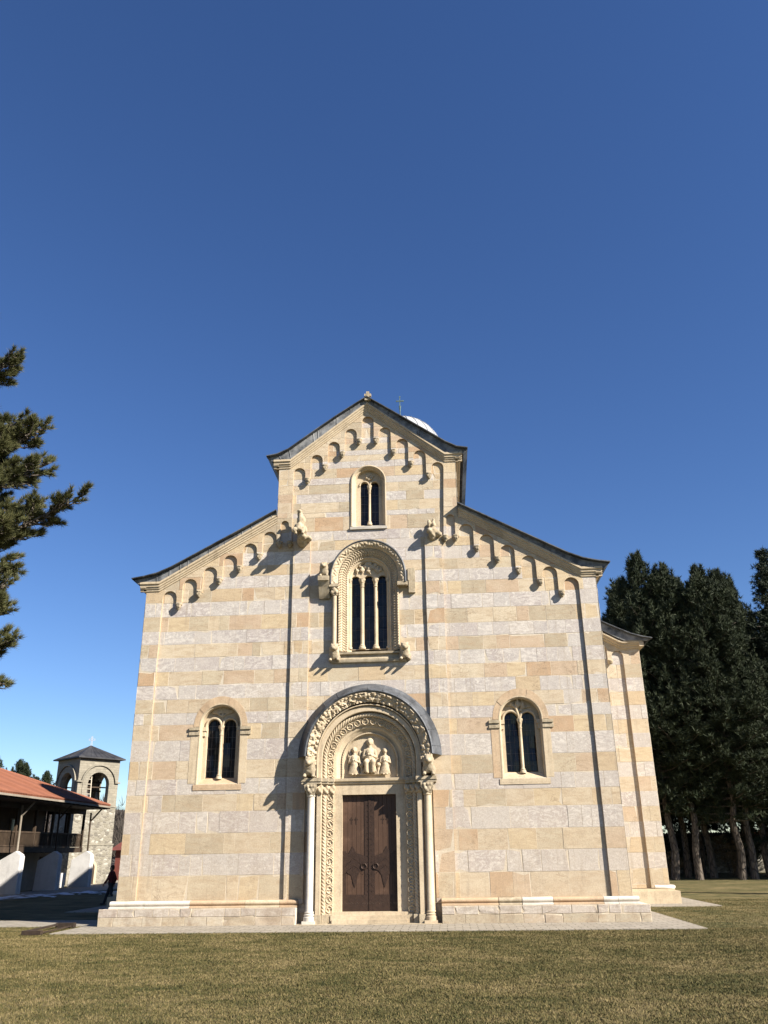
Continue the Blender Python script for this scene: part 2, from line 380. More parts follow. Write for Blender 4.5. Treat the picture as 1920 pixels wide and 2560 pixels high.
def arch_pts(cx, zc, z0, r, n=20):
    """open path: left leg bottom -> over the arch -> right leg bottom"""
    p = [(cx - r, z0)] if z0 < zc - 1e-6 else []
    p += [(cx - r * cos(pi * k / n), zc + r * sin(pi * k / n)) for k in range(n + 1)]
    if z0 < zc - 1e-6: p.append((cx + r, z0))
    return p
def arch_at(cx, zc, z0, rm, r, s):
    leg = zc - z0; arc = pi * rm
    if s <= leg: return cx - r, z0 + s
    if s <= leg + arc:
        t = (s - leg) / rm; return cx - r * cos(t), zc + r * sin(t)
    return cx + r, zc - (s - leg - arc)
def arch_len(zc, z0, rm): return 2 * (zc - z0) + pi * rm
def arch_sweep(mb, cx, zc, z0, prof, n=40):
    rows = []
    for r, y in prof: rows.append([(x, y, z) for x, z in arch_pts(cx, zc, z0, r, n)])
    return mb.grid(rows)
def arch_relief(mb, cx, zc, z0, p0, p1, nt, ds, h, skip=None):
    """carved band between profile points p0,p1=(r,y); h(s,t,w,L) gives the height of the carving"""
    rm = (p0[0] + p1[0]) / 2; L = arch_len(zc, z0, rm); ns = int(L / ds)
    dr, dy = p1[0] - p0[0], p1[1] - p0[1]; w = hypot(dr, dy)
    nr, ny = dy / w, -dr / w
    if ny > 0: nr, ny = -nr, -ny
    rows = []
    for j in range(nt + 1):
        t = j / nt; row = []
        for i in range(ns + 1):
            s = L * i / ns; a = h(s, t, w, L)
            if j in (0, nt): a = 0
            r = p0[0] + dr * t + nr * a; y = p0[1] + dy * t + ny * a
            x, z = arch_at(cx, zc, z0, rm, r, s); row.append((x, y, z))
        rows.append(row)
    return mb.grid(rows)
def arch_rope(mb, cx, zc, z0, r0, y0, rad, pitch, ds=0.02, n=10, strands=2):
    L = arch_len(zc, z0, r0); ns = int(L / ds); rows = []
    for i in range(ns + 1):
        s = L * i / ns; row = []
        for k in range(n):
            ph = 2 * pi * k / n; q = rad * (0.70 + 0.36 * abs(cos(strands * ph / 1.0 * 0.5 + pi * s / pitch)))
            x, z = arch_at(cx, zc, z0, r0, r0 + q * cos(ph), s); row.append((x, y0 - q * sin(ph), z))
        rows.append(row)
    return mb.grid(rows, close=True)
def hsh(*a):
    v = sin(sum((i + 1.37) * 12.9898 * float(x) for i, x in enumerate(a)) + 0.123) * 43758.5453
    return v - math.floor(v)
def rinceau(amp=0.03, mul=1.12):
    def h(s, t, w, L):
        p = w * mul; k = math.floor(s / p); u = (s / p - k - 0.5) * p; v = (t - 0.5) * w
        d = hypot(u, v) / (w * 0.5); th = atan2(v, u)
        ring = math.exp(-((d - 0.80) / 0.13) ** 2)
        pet = 4 + int(hsh(k, 3) * 4)
        ros = max(0, cos(pet * th / 2 + 6 * hsh(k, 5))) ** 2 * math.exp(-((d - 0.38) / 0.2) ** 2) + math.exp(-(d / 0.15) ** 2)
        corner = math.exp(-((d - 1.22) / 0.1) ** 2)
        edge = 1.0 if abs(t - 0.5) > 0.46 else 0
        return amp * min(1.0, ring + ros * 0.9 + corner * 0.7 + edge * 0.7)
    return h
def foliage_h(amp=0.04, sc=9.0):
    def h(s, t, w, L):
        n = noise.noise(Vector((s * sc, t * w * sc, 1.7))) ; m = noise.noise(Vector((s * sc * 2.1, t * w * sc * 2.1, 5.1)))
        return amp * max(0, min(1, 0.5 + 1.6 * n + 0.8 * m))
    return h
def zigzag_h(amp=0.025, pitch=0.1):
    def h(s, t, w, L):
        a = abs(((s / pitch + abs(t - 0.5) * 2.0) % 1.0) - 0.5) * 2; b = abs(((t * 3) % 1) - 0.5) * 2
        return amp * (1.0 if a > 0.45 and b > 0.25 else 0.0)
    return h
def bead_h(amp=0.03, pitch=0.09):
    def h(s, t, w, L):
        u = ((s / pitch) % 1.0 - 0.5) * 2; v = (t - 0.5) * 2; return amp * sqrt(max(0, 1 - u * u - v * v))
    return h

def block_wall(name, outer, holes, courses, y, parent, seed=1, jl=(0.5, 1.35), cream=None, kinds=None, mp=None, mat=None, gap=0.006, lift=0.006):
    """ashlar facing: the polygon is cut into courses and blocks, every block inset so that real joints remain.
    courses: list of z edges; kinds: 0/1 per course; cream(x,z): force cream stone there"""
    rnd = random.Random(seed)
    bm = bmesh.new()
    loops = [outer] + list(holes); flat = [p for l in loops for p in l]
    vs = [bm.verts.new((p[0], 0, p[1])) for p in flat]
    for t in tessellate_polygon([[Vector((p[0], p[1], 0)) for p in l] for l in loops]):
        try: bm.faces.new([vs[i] for i in t])
        except ValueError: pass
    bmesh.ops.dissolve_degenerate(bm, dist=1e-5, edges=bm.edges[:])
    zmin = min(p[1] for p in flat); zmax = max(p[1] for p in flat)
    cs = [z for z in courses if zmin - 1e-6 <= z <= zmax + 1e-6]
    for z in cs:
        if zmin + 1e-4 < z < zmax - 1e-4:
            bmesh.ops.bisect_plane(bm, geom=bm.verts[:] + bm.edges[:] + bm.faces[:], dist=1e-5, plane_co=(0, 0, z), plane_no=(0, 0, 1))
    import bisect as bs
    def cid(f): return bs.bisect_right(courses, f.calc_center_median().z)
    groups = {}
    for f in bm.faces: groups.setdefault(cid(f), []).append(f)
    joints = {}
    for k in sorted(groups):
        fs = groups[k]
        x0 = min(v.co.x for f in fs for v in f.verts); x1 = max(v.co.x for f in fs for v in f.verts)
        x = x0 + rnd.uniform(0.25, jl[1] * 0.7); xs = []
        while x < x1 - 0.2:
            xs.append(x); x += rnd.uniform(*jl) if rnd.random() > 0.15 else rnd.uniform(0.3, 0.5)
        joints[k] = xs
        cur = set(fs)
        for xx in xs:
            geom = set(f for f in cur if f.is_valid and min(v.co.x for v in f.verts) < xx - 1e-4 and max(v.co.x for v in f.verts) > xx + 1e-4)
            if not geom: continue
            ge = set(e for f in geom for e in f.edges); gv = set(v for f in geom for v in f.verts)
            tilt = rnd.uniform(-0.012, 0.012)
            before = set(cur)
            r = bmesh.ops.bisect_plane(bm, geom=list(geom) + list(ge) + list(gv), dist=1e-5, plane_co=(xx, 0, 0.5 * (fs[0].calc_center_median().z if fs[0].is_valid else 0) * 0), plane_no=(1, 0, 0))
            cur = set(f for f in cur if f.is_valid) | set(g for g in r['geom'] if isinstance(g, bmesh.types.BMFace))
    # merge the pieces of one block
    key = {}
    for f in bm.faces:
        k = cid(f); c = f.calc_center_median(); key[f] = (k, bs.bisect_right(joints.get(k, []), c.x))
    seen = set(); sets = []
    for f in list(bm.faces):
        if f in seen: continue
        st = [f]; grp = []; seen.add(f)
        while st:
            g = st.pop(); grp.append(g)
            for e in g.edges:
                for h in e.link_faces:
                    if h not in seen and key[h] == key[f]: seen.add(h); st.append(h)
        sets.append(grp)
    for grp in sets:
        if len(grp) > 1:
            try: bmesh.ops.dissolve_faces(bm, faces=grp, use_verts=False)
            except Exception: pass
    bmesh.ops.remove_doubles(bm, verts=bm.verts[:], dist=1e-4)
    for f in bm.faces:
        f.normal_update()
        if f.normal.y > 0: f.normal_flip()
    lay = bm.loops.layers.float_color.new('blk')
    inner = []
    for f in bm.faces[:]:
        xs = [v.co.x for v in f.verts]; zs = [v.co.z for v in f.verts]
        if max(xs) - min(xs) > 0.06 and max(zs) - min(zs) > 0.06: inner.append(f)
    allf = set(bm.faces)
    if inner: bmesh.ops.inset_individual(bm, faces=inner, thickness=gap, depth=0.0, use_even_offset=True)
    inn = set(inner)
    for f in bm.faces:
        if f in inn:
            c = f.calc_center_median(); k = cid(f)
            kd = kinds[(k - 1) % len(kinds)] if kinds else (k - 1) % 2
            if cream and cream(c.x, c.z): kd = 0
            if kd == 0 and rnd.random() < 0.015: kd = 1
            elif kd == 1 and rnd.random() < 0.03: kd = 0
            col = (float(kd), rnd.random(), rnd.random(), 1)
            up = lift + rnd.uniform(-0.004, 0.006)
            for v in f.verts:
                v.co.y -= up
                if rnd.random() < 0.10 and len(f.verts) < 9:                       # knocked-off corners
                    k_ = rnd.uniform(0.04, 0.16); d_ = Vector((c.x - v.co.x, 0, c.z - v.co.z)); v.co += d_.normalized() * min(k_, 0.3 * d_.length); v.co.y += up * .5
                elif len(f.verts) < 9: v.co.x += rnd.uniform(-.006, .006); v.co.z += rnd.uniform(-.005, .005)
        else: col = (0.5, 0, 0, 1)
        for l in f.loops: l[lay] = col
    for v in bm.verts:
        if mp: v.co = Vector(mp(v.co.x, v.co.y + y, v.co.z))
        else: v.co.y += y
    me = bpy.data.meshes.new(name); bm.to_mesh(me); bm.free()
    return link_mesh(name, me, mat or M['blocks'], parent)

_bm = bmesh.new(); bmesh.ops.create_icosphere(_bm, subdivisions=2, radius=1.04); _bm.verts.index_update()
ICO = ([tuple(v.co) for v in _bm.verts], [tuple(v.index for v in f.verts) for f in _bm.faces]); _bm.free()
def blob(name, prims, mat, parent=None, voxel=0.03, loc=(0, 0, 0), rz=0.0, sc=1.0, rough=0.0, mirror=False, seed=0.0, smooth=6):
    """sculpted body: ellipsoids and tapered capsules fused into one continuous surface"""
    vv, ff = [], []
    def sph(c, r):
        n0 = len(vv); vv.extend((x * r[0] + c[0], y * r[1] + c[1], z * r[2] + c[2]) for x, y, z in ICO[0]); ff.extend((a + n0, b + n0, c_ + n0) for a, b, c_ in ICO[1])
    for p in prims:
        if p[0] == 'e': sph(p[1], p[2])
        else:
            a, b, r0, r1 = Vector(p[1]), Vector(p[2]), p[3], p[4]
            n = max(2, int((b - a).length / (0.6 * max(0.004, min(r0, r1)))) + 1); n = min(n, 24)
            for i in range(n + 1):
                t = i / n; r = r0 + (r1 - r0) * t; sph(a.lerp(b, t), (r, r, r))
    me = bpy.data.meshes.new('tmp'); me.from_pydata(vv, [], ff); me.update()
    o = bpy.data.objects.new('tmp', me); COL.objects.link(o)
    m = o.modifiers.new('r', 'REMESH'); m.mode = 'VOXEL'; m.voxel_size = voxel; m.use_smooth_shade = True
    if smooth:
        s2 = o.modifiers.new('s', 'SMOOTH'); s2.iterations = smooth; s2.factor = 0.5
    dg = bpy.context.evaluated_depsgraph_get(); dg.update()
    out = bpy.data.meshes.new_from_object(o.evaluated_get(dg))
    bpy.data.objects.remove(o); bpy.data.meshes.remove(me)
    if rough:
        for v in out.vertices:
            q = v.co * 9.0 + Vector((seed, seed * 2, 3)); d = noise.noise(q) * 0.6 + noise.noise(q * 2.7) * 0.4
            v.co += v.normal * d * rough
    ob = link_mesh(name, out, mat, parent); ob.location = loc; ob.rotation_euler.z = rz
    ob.scale = (sc * (-1 if mirror else 1), sc, sc)
    return ob

# ================================================================== THE CHURCH
church = tag(empty('church'), 'large church with banded cream and grey stone facade, stepped gable and carved portal', 'church')
ZC = [0.0, 0.35, 0.75, 1.51, 2.18, 2.84, 3.54, 4.1, 4.62, 5.24, 5.95, 6.5, 6.91, 7.4, 7.91, 8.42, 8.94, 9.44, 9.94, 10.5, 11.05, 11.56, 12.03, 12.45,
      12.96, 13.35, 13.75, 14.33, 14.54, 14.96, 15.34, 15.73, 16.01, 16.43, 16.72, 16.98, 17.2, 17.5, 17.75, 18.2, 18.42, 19.4]
KD = [0, 1] + [0, 1] * 30
FY = -0.085           # front plane of the pilaster strips; the panels lie at y = 0

# --- panel outlines (arched corbel tables)
def semi(cx, zs, r, n=10): return [(cx - r * cos(pi * k / n), zs + r * sin(pi * k / n)) for k in range(n + 1)]
AX = [-7.58 + 0.755 * i for i in range(6)]; AR = 0.27
def side_panel(sg):
    """left bay (sg=-1) or its mirror: lower edge, inner strip edge, then the stepped arches back to the corner strip"""
    p = [(-7.85, 0.62), (-2.86, 0.62), (-2.86, 13.22), (-3.07, 13.22)]
    p += semi(-3.23, 14.06, 0.16)[::-1]
    for i in range(5, -1, -1):
        zb = 10.95 + 0.47 * i
        p += [(-3.39 if i == 5 else AX[i + 1] - AR, zb), (AX[i] + AR, zb)]
        p += semi(AX[i], 11.24 + 0.456 * i, AR)[::-1]
    return [(x * -sg, z) for x, z in p]
GX = [0.05 + 0.69 * k for k in range(-4, 5)]
GZ = [16.24 + 0.555 * (4 - abs(k)) - (0.0 if k else 0.02) for k in range(-4, 5)]
def centre_panel():
    p = [(-2.2, 0.62), (2.2, 0.62), (2.2, 13.38), (2.94, 13.38)]
    gb = [15.95, 16.5, 17.05, 17.6]
    for j in range(8, -1, -1):
        p += semi(GX[j], GZ[j], 0.24)[::-1]
        if j > 0:
            jj = min(8 - j, j - 1); zb = gb[jj]
            p += [(GX[j] - 0.24, zb), (GX[j - 1] + 0.24, zb)]
    p += [(-2.94, 13.38), (-2.2, 13.38)]
    p[2] = (2.2, 13.38)
    return p
def clean(p):
    q = []
    for a in p:
        if not q or hypot(a[0] - q[-1][0], a[1] - q[-1][1]) > 1e-4: q.append(a)
    if hypot(q[0][0] - q[-1][0], q[0][1] - q[-1][1]) < 1e-4: q.pop()
    return q
PL, PC, PR = clean(side_panel(-1)), clean(centre_panel()), clean(side_panel(1))
SIL = [(-8.5, 0.6), (-2.1, 0.6), (-2.1, 0.6195), (2.1, 0.6195), (2.1, 0.6), (8.5, 0.6), (8.5, 11.8), (7.95, 11.8), (3.53, 14.55), (3.53, 16.78), (3.06, 16.78), (0.04, 19.2), (-3.06, 16.78), (-3.53, 16.78), (-3.53, 14.55), (-7.95, 11.8), (-8.5, 11.8)]
frieze = lambda x, z: (abs(x) > 2.95 and z > 11.25 + 0.62 * (7.6 - abs(x)) - 0.42 and abs(x) < 7.9) or (abs(x) < 2.95 and z > 16.3 + 0.8 * (2.75 - abs(x)) - 0.3)
recess = lambda x, z: (2.95 < abs(x) < 7.9 and z > 10.75 + 0.62 * (7.6 - abs(x)) + 0.15) or (abs(x) < 2.95 and z > 15.9 + 0.8 * (2.75 - abs(x)) + 0.1 and abs(x) > 0.5)
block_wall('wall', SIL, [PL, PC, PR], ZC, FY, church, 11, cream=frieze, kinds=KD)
# panel layer, with the openings
def arch_hole(cx, zc, z0, r, n=20): return arch_pts(cx, zc, z0, r, n)
H_low = [arch_hole(-5.33, 6.45, 4.45, 0.74), arch_hole(5.36, 6.45, 4.45, 0.74)]
H_top = arch_hole(0.06, 15.8, 13.9, 0.66); H_tri = arch_hole(0.04, 11.78, 8.9, 1.14); H_por = arch_hole(0.03, 5.1, 0.05, 1.9)
SILA = [(-8.45, 0.0), (8.45, 0.0), (8.45, 11.7), (7.9, 11.7), (3.48, 14.45), (3.48, 16.7), (3.0, 16.7), (0.04, 19.1), (-3.0, 16.7), (-3.48, 16.7), (-3.48, 14.45), (-7.9, 11.7), (-8.45, 11.7)]
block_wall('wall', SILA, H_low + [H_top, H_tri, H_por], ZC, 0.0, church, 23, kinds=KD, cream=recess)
# side faces of strips and arches
mb = MB()
for P in (PL, PC, PR):
    Q = P[1:] + P[:1]; mb.grid([[(x, FY - 0.004, z) for x, z in Q], [(x, 0.004, z) for x, z in Q]])
mb.build('wall_reveal', M['tan'], church)
# body behind the facade: narthex and nave side walls
def sidewall(x, y0, y1, z0, z1, sg, seed):
    block_wall('wall', [(y0, z0), (y1, z0), (y1, z1), (y0, z1)], [], ZC, 0.0, church, seed, kinds=KD, mp=lambda a, d, b: (x - sg * d, a, b))
sidewall(8.5, -0.1, 32, 0.0, 11.75, 1, 31); sidewall(-8.5, -0.1, 32, 0.0, 11.75, -1, 32)
sidewall(3.53, -0.1, 32, 13.6, 16.8, 1, 33); sidewall(-3.53, -0.1, 32, 13.6, 16.8, -1, 34)
block_wall('wall', [(-11.85, 0), (-8.5, 0), (8.5, 0), (11.85, 0), (11.85, 10.9), (8.5, 11.75), (3.53, 14.3), (3.53, 16.8), (0, 19.1), (-3.53, 16.8), (-3.53, 14.3), (-8.5, 11.75), (-11.85, 10.9)], [], ZC, 0, church, 35, kinds=KD, mp=lambda a, d, b: (-a, 32.0 - d, b))
# dark sheets stand in for the unlit interior behind the window lights
MB().box(-8.2, 8.2, 0.9, 1.0, 0.1, 11.4).box(-3.2, 3.2, 0.9, 1.0, 11.4, 16.4).build('dark_backing', M['timber'], church)

# --- wings (outer aisles of the nave), front at y = 9
def wing(sg, seed):
    mp = lambda x, y, z: (x * sg * (1 if sg > 0 else 0.925), y, z if sg > 0 else z * 0.82)
    pan = [(8.6, 0.6), (11.09, 0.6), (11.09, 10.2)] + semi(10.83, 10.42, 0.26)[::-1] + [(10.57, 10.22), (10.37, 10.22)] + semi(10.1, 10.72, 0.27)[::-1] + [(9.83, 10.4), (8.6, 10.4)]
    block_wall('wall', [(8.5, 0.6), (11.85, 0.6), (11.85, 10.95), (11.3, 10.95), (8.5, 12.2)], [clean(pan)], [0.6, 0.75] + [0.75 + 0.62 * k for k in range(1, 19)], 9.0, church, seed, kinds=[0] + [0, 1] * 20, mp=mp, jl=(0.5, 1.2), cream=lambda x, z: z > 10.3)
    block_wall('wall', [(8.5, 0.3), (11.8, 0.3), (11.8, 10.9), (11.3, 10.9), (8.5, 12.15)], [], [0.3, 0.75] + [0.75 + 0.62 * k for k in range(1, 19)], 9.1, church, seed + 1, kinds=[0] + [0, 1] * 20, mp=mp, jl=(0.5, 1.2))
    MB().grid([[mp(x, 8.996, z) for x, z in pan], [mp(x, 9.104, z) for x, z in pan]], close=True).build('wall_reveal', M['tan'], church)
    block_wall('wall', [(9.0, 0), (30, 0), (30, 10.9), (9.0, 10.9)], [], [0.3, 0.75] + [0.75 + 0.62 * k for k in range(1, 19)], 0.0, church, seed + 2, kinds=KD, mp=lambda a, d, b: mp(11.85 - d, a, b))
    # corbel
    blob('corbel', [('e', (0, -0.02, 0), (0.12, 0.13, 0.10)), ('e', (0, -0.06, 0.07), (0.14, 0.13, 0.06))], M['carved'], church, 0.03, mp(10.47, 8.98, 10.15), rough=0.015)
    # cornice and lead verge following the curved roof
    path = [(8.5, 12.27), (9.6, 11.66), (10.6, 11.1), (10.95, 10.9), (11.08, 10.86), (12.0, 10.86)]
    m = MB(); pr = [(8.98, -0.10), (8.90, -0.06), (8.90, 0.0), (8.80, 0.05), (8.80, 0.10), (8.72, 0.14), (8.72, 0.22), (9.1, 0.22)]
    m.grid([[mp(x, y, z + dz) for x, z in path] for y, dz in pr])
    m.box(*sorted((mp(11.84, 0, 0)[0], mp(12.05, 0, 0)[0])), 8.72, 30, mp(0, 0, 10.82)[2], mp(0, 0, 11.02)[2])
    m.build('cornice', M['smooth'], church)
    roofp = [(8.4, 13.0), (9.5, 12.40), (10.3, 11.98), (10.9, 11.68), (11.5, 11.40), (12.0, 11.25), (12.42, 11.17)]
    lo = [(8.4, 12.60), (9.5, 12.0), (10.3, 11.56), (10.85, 11.24), (11.15, 11.10), (11.6, 11.08), (12.22, 11.06)]
    m = MB(); vm = MB(); slab(m, [mp(x, 0, z)[::2] for x, z in roofp], [mp(x, 0, z)[::2] for x, z in lo], 8.5, 30, vm)
    m.build('roof', M['lead'], church); vm.build('verge', M['verge'], church)

# --- roofs with flared eaves
def slab(mb, top, low, yf, yb, vm):
    """thin roof sheet with an overhanging edge (mb) and the lead verge face below it (vm)"""
    t2 = [(x, z - 0.035) for x, z in top]; t3 = [(x * 0.998, z - 0.06) for x, z in top]
    mb.grid([[(x, yf + 0.2, z) for x, z in t3], [(x, yf, z) for x, z in t2], [(x, yf, z) for x, z in top], [(x, yb, z) for x, z in top], [(x, yb, z - .05) for x, z in t2]])
    for a in (0, -1): mb.grid([[(low[a][0], yf + 0.15, low[a][1]), (top[a][0], yf, top[a][1])], [(low[a][0], yb, low[a][1]), (top[a][0], yb, top[a][1])]])
    vm.grid([[(x, yf + .24, z - .004) for x, z in low], [(x, yf + .18, z) for x, z in low], [(x, yf + .155, z) for x, z in t3]])
    for i in range(len(low) - 1):
        for u in ((hsh(i, low[i][0]),) if abs(low[i + 1][0] - low[i][0]) < .8 else (hsh(i, 1.3) * .5, .5 + .5 * hsh(i, 2.9))):
            p = Vector((low[i][0] * (1 - u) + low[i + 1][0] * u, yf + .175, low[i][1] * (1 - u) + low[i + 1][1] * u)); q = Vector((t3[i][0] * (1 - u) + t3[i + 1][0] * u, yf + .15, t3[i][1] * (1 - u) + t3[i + 1][1] * u))
            vm.bar(p, q, .022)
wing(1, 41); wing(-1, 51)
gt = [(-3.97, 16.86), (-3.55, 16.93), (-3.1, 17.13), (-2.6, 17.50), (-2.05, 17.91), (-1.0, 18.66), (0.06, 19.36), (1.1, 18.63), (2.1, 17.92), (2.65, 17.53), (3.15, 17.17), (3.6, 16.92), (4.03, 16.84)]
gl = [(-3.76, 16.66), (-3.45, 16.66), (-3.02, 16.72), (-2.55, 17.05), (-2.02, 17.45), (-1.0, 18.26), (0.05, 19.12), (1.05, 18.26), (2.05, 17.46), (2.6, 17.05), (3.1, 16.70), (3.5, 16.64), (3.86, 16.64)]
K = 1.0068; ps = lambda p: [(2.69 + (x - 2.69) * K, 2.19 + (z - 2.19) * K) for x, z in p]
gt, gl = ps(gt), ps(gl)
mb = MB(); vm = MB(); slab(mb, gt, gl, -0.42, 32, vm); mb.build('roof', M['lead'], church); vm.build('verge', M['verge'], church)
st = [(-8.97, 11.93), (-8.5, 12.0), (-8.0, 12.12), (-7.5, 12.33), (-7.0, 12.60), (-5.9, 13.20), (-4.8, 13.80), (-3.5, 14.52)]
sl = [(-8.77, 11.72), (-8.4, 11.70), (-7.98, 11.73), (-7.5, 11.96), (-7.0, 12.24), (-5.9, 12.90), (-4.8, 13.56), (-3.5, 14.33)]
st = [(x * K, 2.19 + (z - 2.19) * K) for x, z in st]; sl = [(x * K, 2.19 + (z - 2.19) * K) for x, z in sl]
for sg in (1, -1):
    mb = MB(); vm = MB(); slab(mb, [(x * sg, z) for x, z in st], [(x * sg, z) for x, z in sl], -0.42, 32, vm); mb.build('roof', M['lead'], church); vm.build('verge', M['verge'], church)
# lead joints on the verges
# --- cornices under the verges
PRO = [(-0.06, -0.16), (-0.125, -0.14), (-0.125, -0.08), (-0.16, -0.06), (-0.175, 0.0), (-0.21, 0.02), (-0.21, 0.08), (-0.26, 0.12), (-0.26, 0.2), (0.05, 0.2)]
def cornice(path): 
    m = MB(); m.grid([[(x, y, z + dz) for x, z in path] for y, dz in PRO])
    return m
m = cornice([(-3.74, 16.62), (-3.06, 16.62), (0.04, 19.06), (3.12, 16.62), (3.80, 16.62)])
for sg in (1, -1): m.box(*sorted((3.53 * sg, 3.64 * sg)), -0.125, 32, 16.46, 16.60).box(*sorted((3.53 * sg, 3.74 * sg)), -0.2, 32, 16.60, 16.74)
m.build('cornice', M['smooth'], church)
for sg in (-1, 1):
    m = cornice([(x * -sg, z) for x, z in [(-8.74, 11.66), (-7.98, 11.66), (-3.535, 14.27)]])
    m.box(*sorted((8.5 * sg, 8.61 * sg)), -0.125, 32, 11.50, 11.64).box(*sorted((8.5 * sg, 8.72 * sg)), -0.2, 32, 11.64, 11.78)
    m.build('cornice', M['smooth'], church)

# --- corbels (little carved heads), each a part; copies share the mesh
cm = []
for k in range(3):
    rr = random.Random(k)
    c = blob('corbel', [('e', (0, -0.01, 0.0), (0.10, 0.10, 0.11)), ('e', (0, -0.02, 0.09), (0.13, 0.11, 0.05)), ('e', (rr.uniform(-.05, .05), -0.08, -0.02), (0.05, 0.05, 0.06)),
                        ('e', (-0.06, -0.07, 0.04), (0.035, 0.03, 0.03)), ('e', (0.06, -0.07, 0.04), (0.035, 0.03, 0.03)), ('e', (0, -0.01, -0.09), (0.06, 0.08, 0.06))], M['statue'], church, 0.022, rough=0.02, seed=k, smooth=3)
    cm.append(c)
spots = [(GX[j] + 0.345, [15.95, 16.5, 17.05, 17.6][min(j, 7 - j)]) for j in range(8)]
spots += [(s * (AX[i] + AR + 0.108), 10.95 + 0.47 * i) for i in range(5) for s in (-1 * -1, -1)]
spots += [(3.01, 13.3), (-3.01, 13.3), (3.40, 13.3), (-3.40, 13.3)]
for i, (x, z) in enumerate(spots):
    o = cm[i] if i < 3 else copy_part(cm[i % 3], church)
    o.location = (x, FY - 0.01, z - 0.06)

# --- plinth and base moulding
rnd = random.Random(5)
def plinth(x0, x1, y0, y1, seed):
    block_wall('plinth', [(x0, 0.0), (x1, 0.0), (x1, 0.54), (x0, 0.54)], [], [0.0, 0.29, 0.54], y0, church, seed, jl=(0.45, 1.1), kinds=[0, 1], gap=0.012, lift=0.02, mat=M['plinth'])
    MB().box(x0, x1, y0 + 0.004, y1, -0.1, 0.52).build('plinth', M['marble'], church)
plinth(-8.88, -2.36, -0.58, 0.0, 61); plinth(2.37, 8.92, -0.58, 0.0, 62)
for sg in (1, -1):
    xs = sorted((12.15 * sg, 8.5 * sg))
    MB().box(xs[0], xs[1], 8.55, 9.2, -0.1, 0.5).box(*sorted((12.0 * sg, 8.5 * sg)), 8.8, 9.2, 0.5, 0.58).box(*sorted((12.15 * sg, 11.8 * sg)), 9.2, 30, -0.1, 0.5).build('plinth', M['smooth'], church)
    MB().box(*sorted((8.93 * sg, 8.5 * sg)), 0.0, 8.5, -0.1, 0.52).build('plinth', M['marble'], church)
    m = MB(); m.tube([(11.2 * sg, 8.86, 0.65), (11.98 * sg, 8.86, 0.65), (11.98 * sg, 12, 0.65)], 0.075, 8); m.build('base_moulding', M['marble'], church, True)
def mould(x0, x1, mat):
    m = MB(); pr = [(0.02, 0.53), (-0.30, 0.53), (-0.30, 0.575), (-0.20, 0.59), (-0.20, 0.61)]
    pr += [(-0.185 - 0.07 * sin(pi * k / 8), 0.675 - 0.07 * cos(pi * k / 8)) for k in range(9)] + [(-0.11, 0.75), (0.02, 0.75)]
    xs = [x0 + (x1 - x0) * i / 20 for i in range(21)]
    m.grid([[(x, y, z + 0.006 * noise.noise(Vector((x * 2, 0, 0)))) for x in xs] for y, z in pr])
    m.f.append(tuple(range(0, 21 * len(pr), 21))); m.f.append(tuple(range(20, 21 * len(pr), 21))[::-1])
    m.build('base_moulding', mat, church, 50)
for a, b, mt in [(-8.66, -7.5, 'marble'), (-7.49, -5.95, 'marble'), (-5.94, -4.1, 'tan'), (-4.09, -2.95, 'smooth'), (-2.94, -2.36, 'tan'), (2.37, 4.2, 'tan'), (4.22, 4.95, 'statue'), (4.97, 5.95, 'marble'), (5.96, 7.55, 'tan'), (7.56, 8.02, 'marble'), (8.03, 8.68, 'marble')]: mould(a, b, M[mt])

# --- dome and crosses
DX, DY = 0.64, 17.0
m = MB(); R = 2.65; ZD = 25.02
m.lathe([(R * cos(a) + 0.0, ZD + R * sin(a)) for a in [radians(x) for x in range(0, 91, 6)]], (DX, DY), 48)
dome = m.build('dome', M['dome'], church, True)
m = MB()
for k in range(24):
    t = 2 * pi * k / 24
    m.tube([(DX + (R + .015) * cos(a) * cos(t), DY + (R + .015) * cos(a) * sin(t), ZD + (R + .015) * sin(a)) for a in [radians(x) for x in range(0, 88, 8)]], 0.028, 5)
m.build('seam', M['dome'], dome)
m = MB(); m.lathe([(2.5, 17.5), (2.5, 24.0), (2.7, 24.2), (2.8, 24.5), (2.85, 24.8), (2.4, 25.0)], (DX, DY), 48); m.box(DX - 3.2, DX + 3.2, DY - 3.2, DY + 3.2, 16.5, 20.5)
drum = m.build('drum', M['smooth'], church, 40)
m = MB()
for k in range(12):
    t = 2 * pi * k / 12; c = Vector((DX + 2.5 * cos(t), DY + 2.5 * sin(t), 22.0)); e = Vector((-sin(t), cos(t), 0)); n_ = Vector((cos(t), sin(t), 0))
    pp = arch_pts(0, 0.9, -1.2, 0.28, 10); mp = lambda x, y, z: tuple(c + e * x + n_ * (0.03 - y) + Vector((0, 0, z)))
    m.prism(pp, [], 0.0, 0.1, mp)
m.build('window', M['glass'], drum)
m = MB(); cz = 27.5
m.tube([(DX, DY, cz - 0.1), (DX, DY, cz + 0.75)], [0.05, 0.03], 8); m.tube([(DX, DY, cz + 0.7), (DX, DY, cz + 1.25)], [0.02, 0.075], 8); m.bar((DX, DY, cz + 1.2), (DX, DY, cz + 1.92), 0.07, 0.05)
m.bar((DX - 0.2, DY, cz + 1.62), (DX + 0.2, DY, cz + 1.62), 0.05, 0.07)
for dx, dz in ((-.21, 1.62), (.21, 1.62), (0, 1.93)): m.box(DX + dx - .04, DX + dx + .04, DY - .03, DY + .03, cz + dz - .04, cz + dz + .04)
m.build('cross', M['verdigris'], dome)
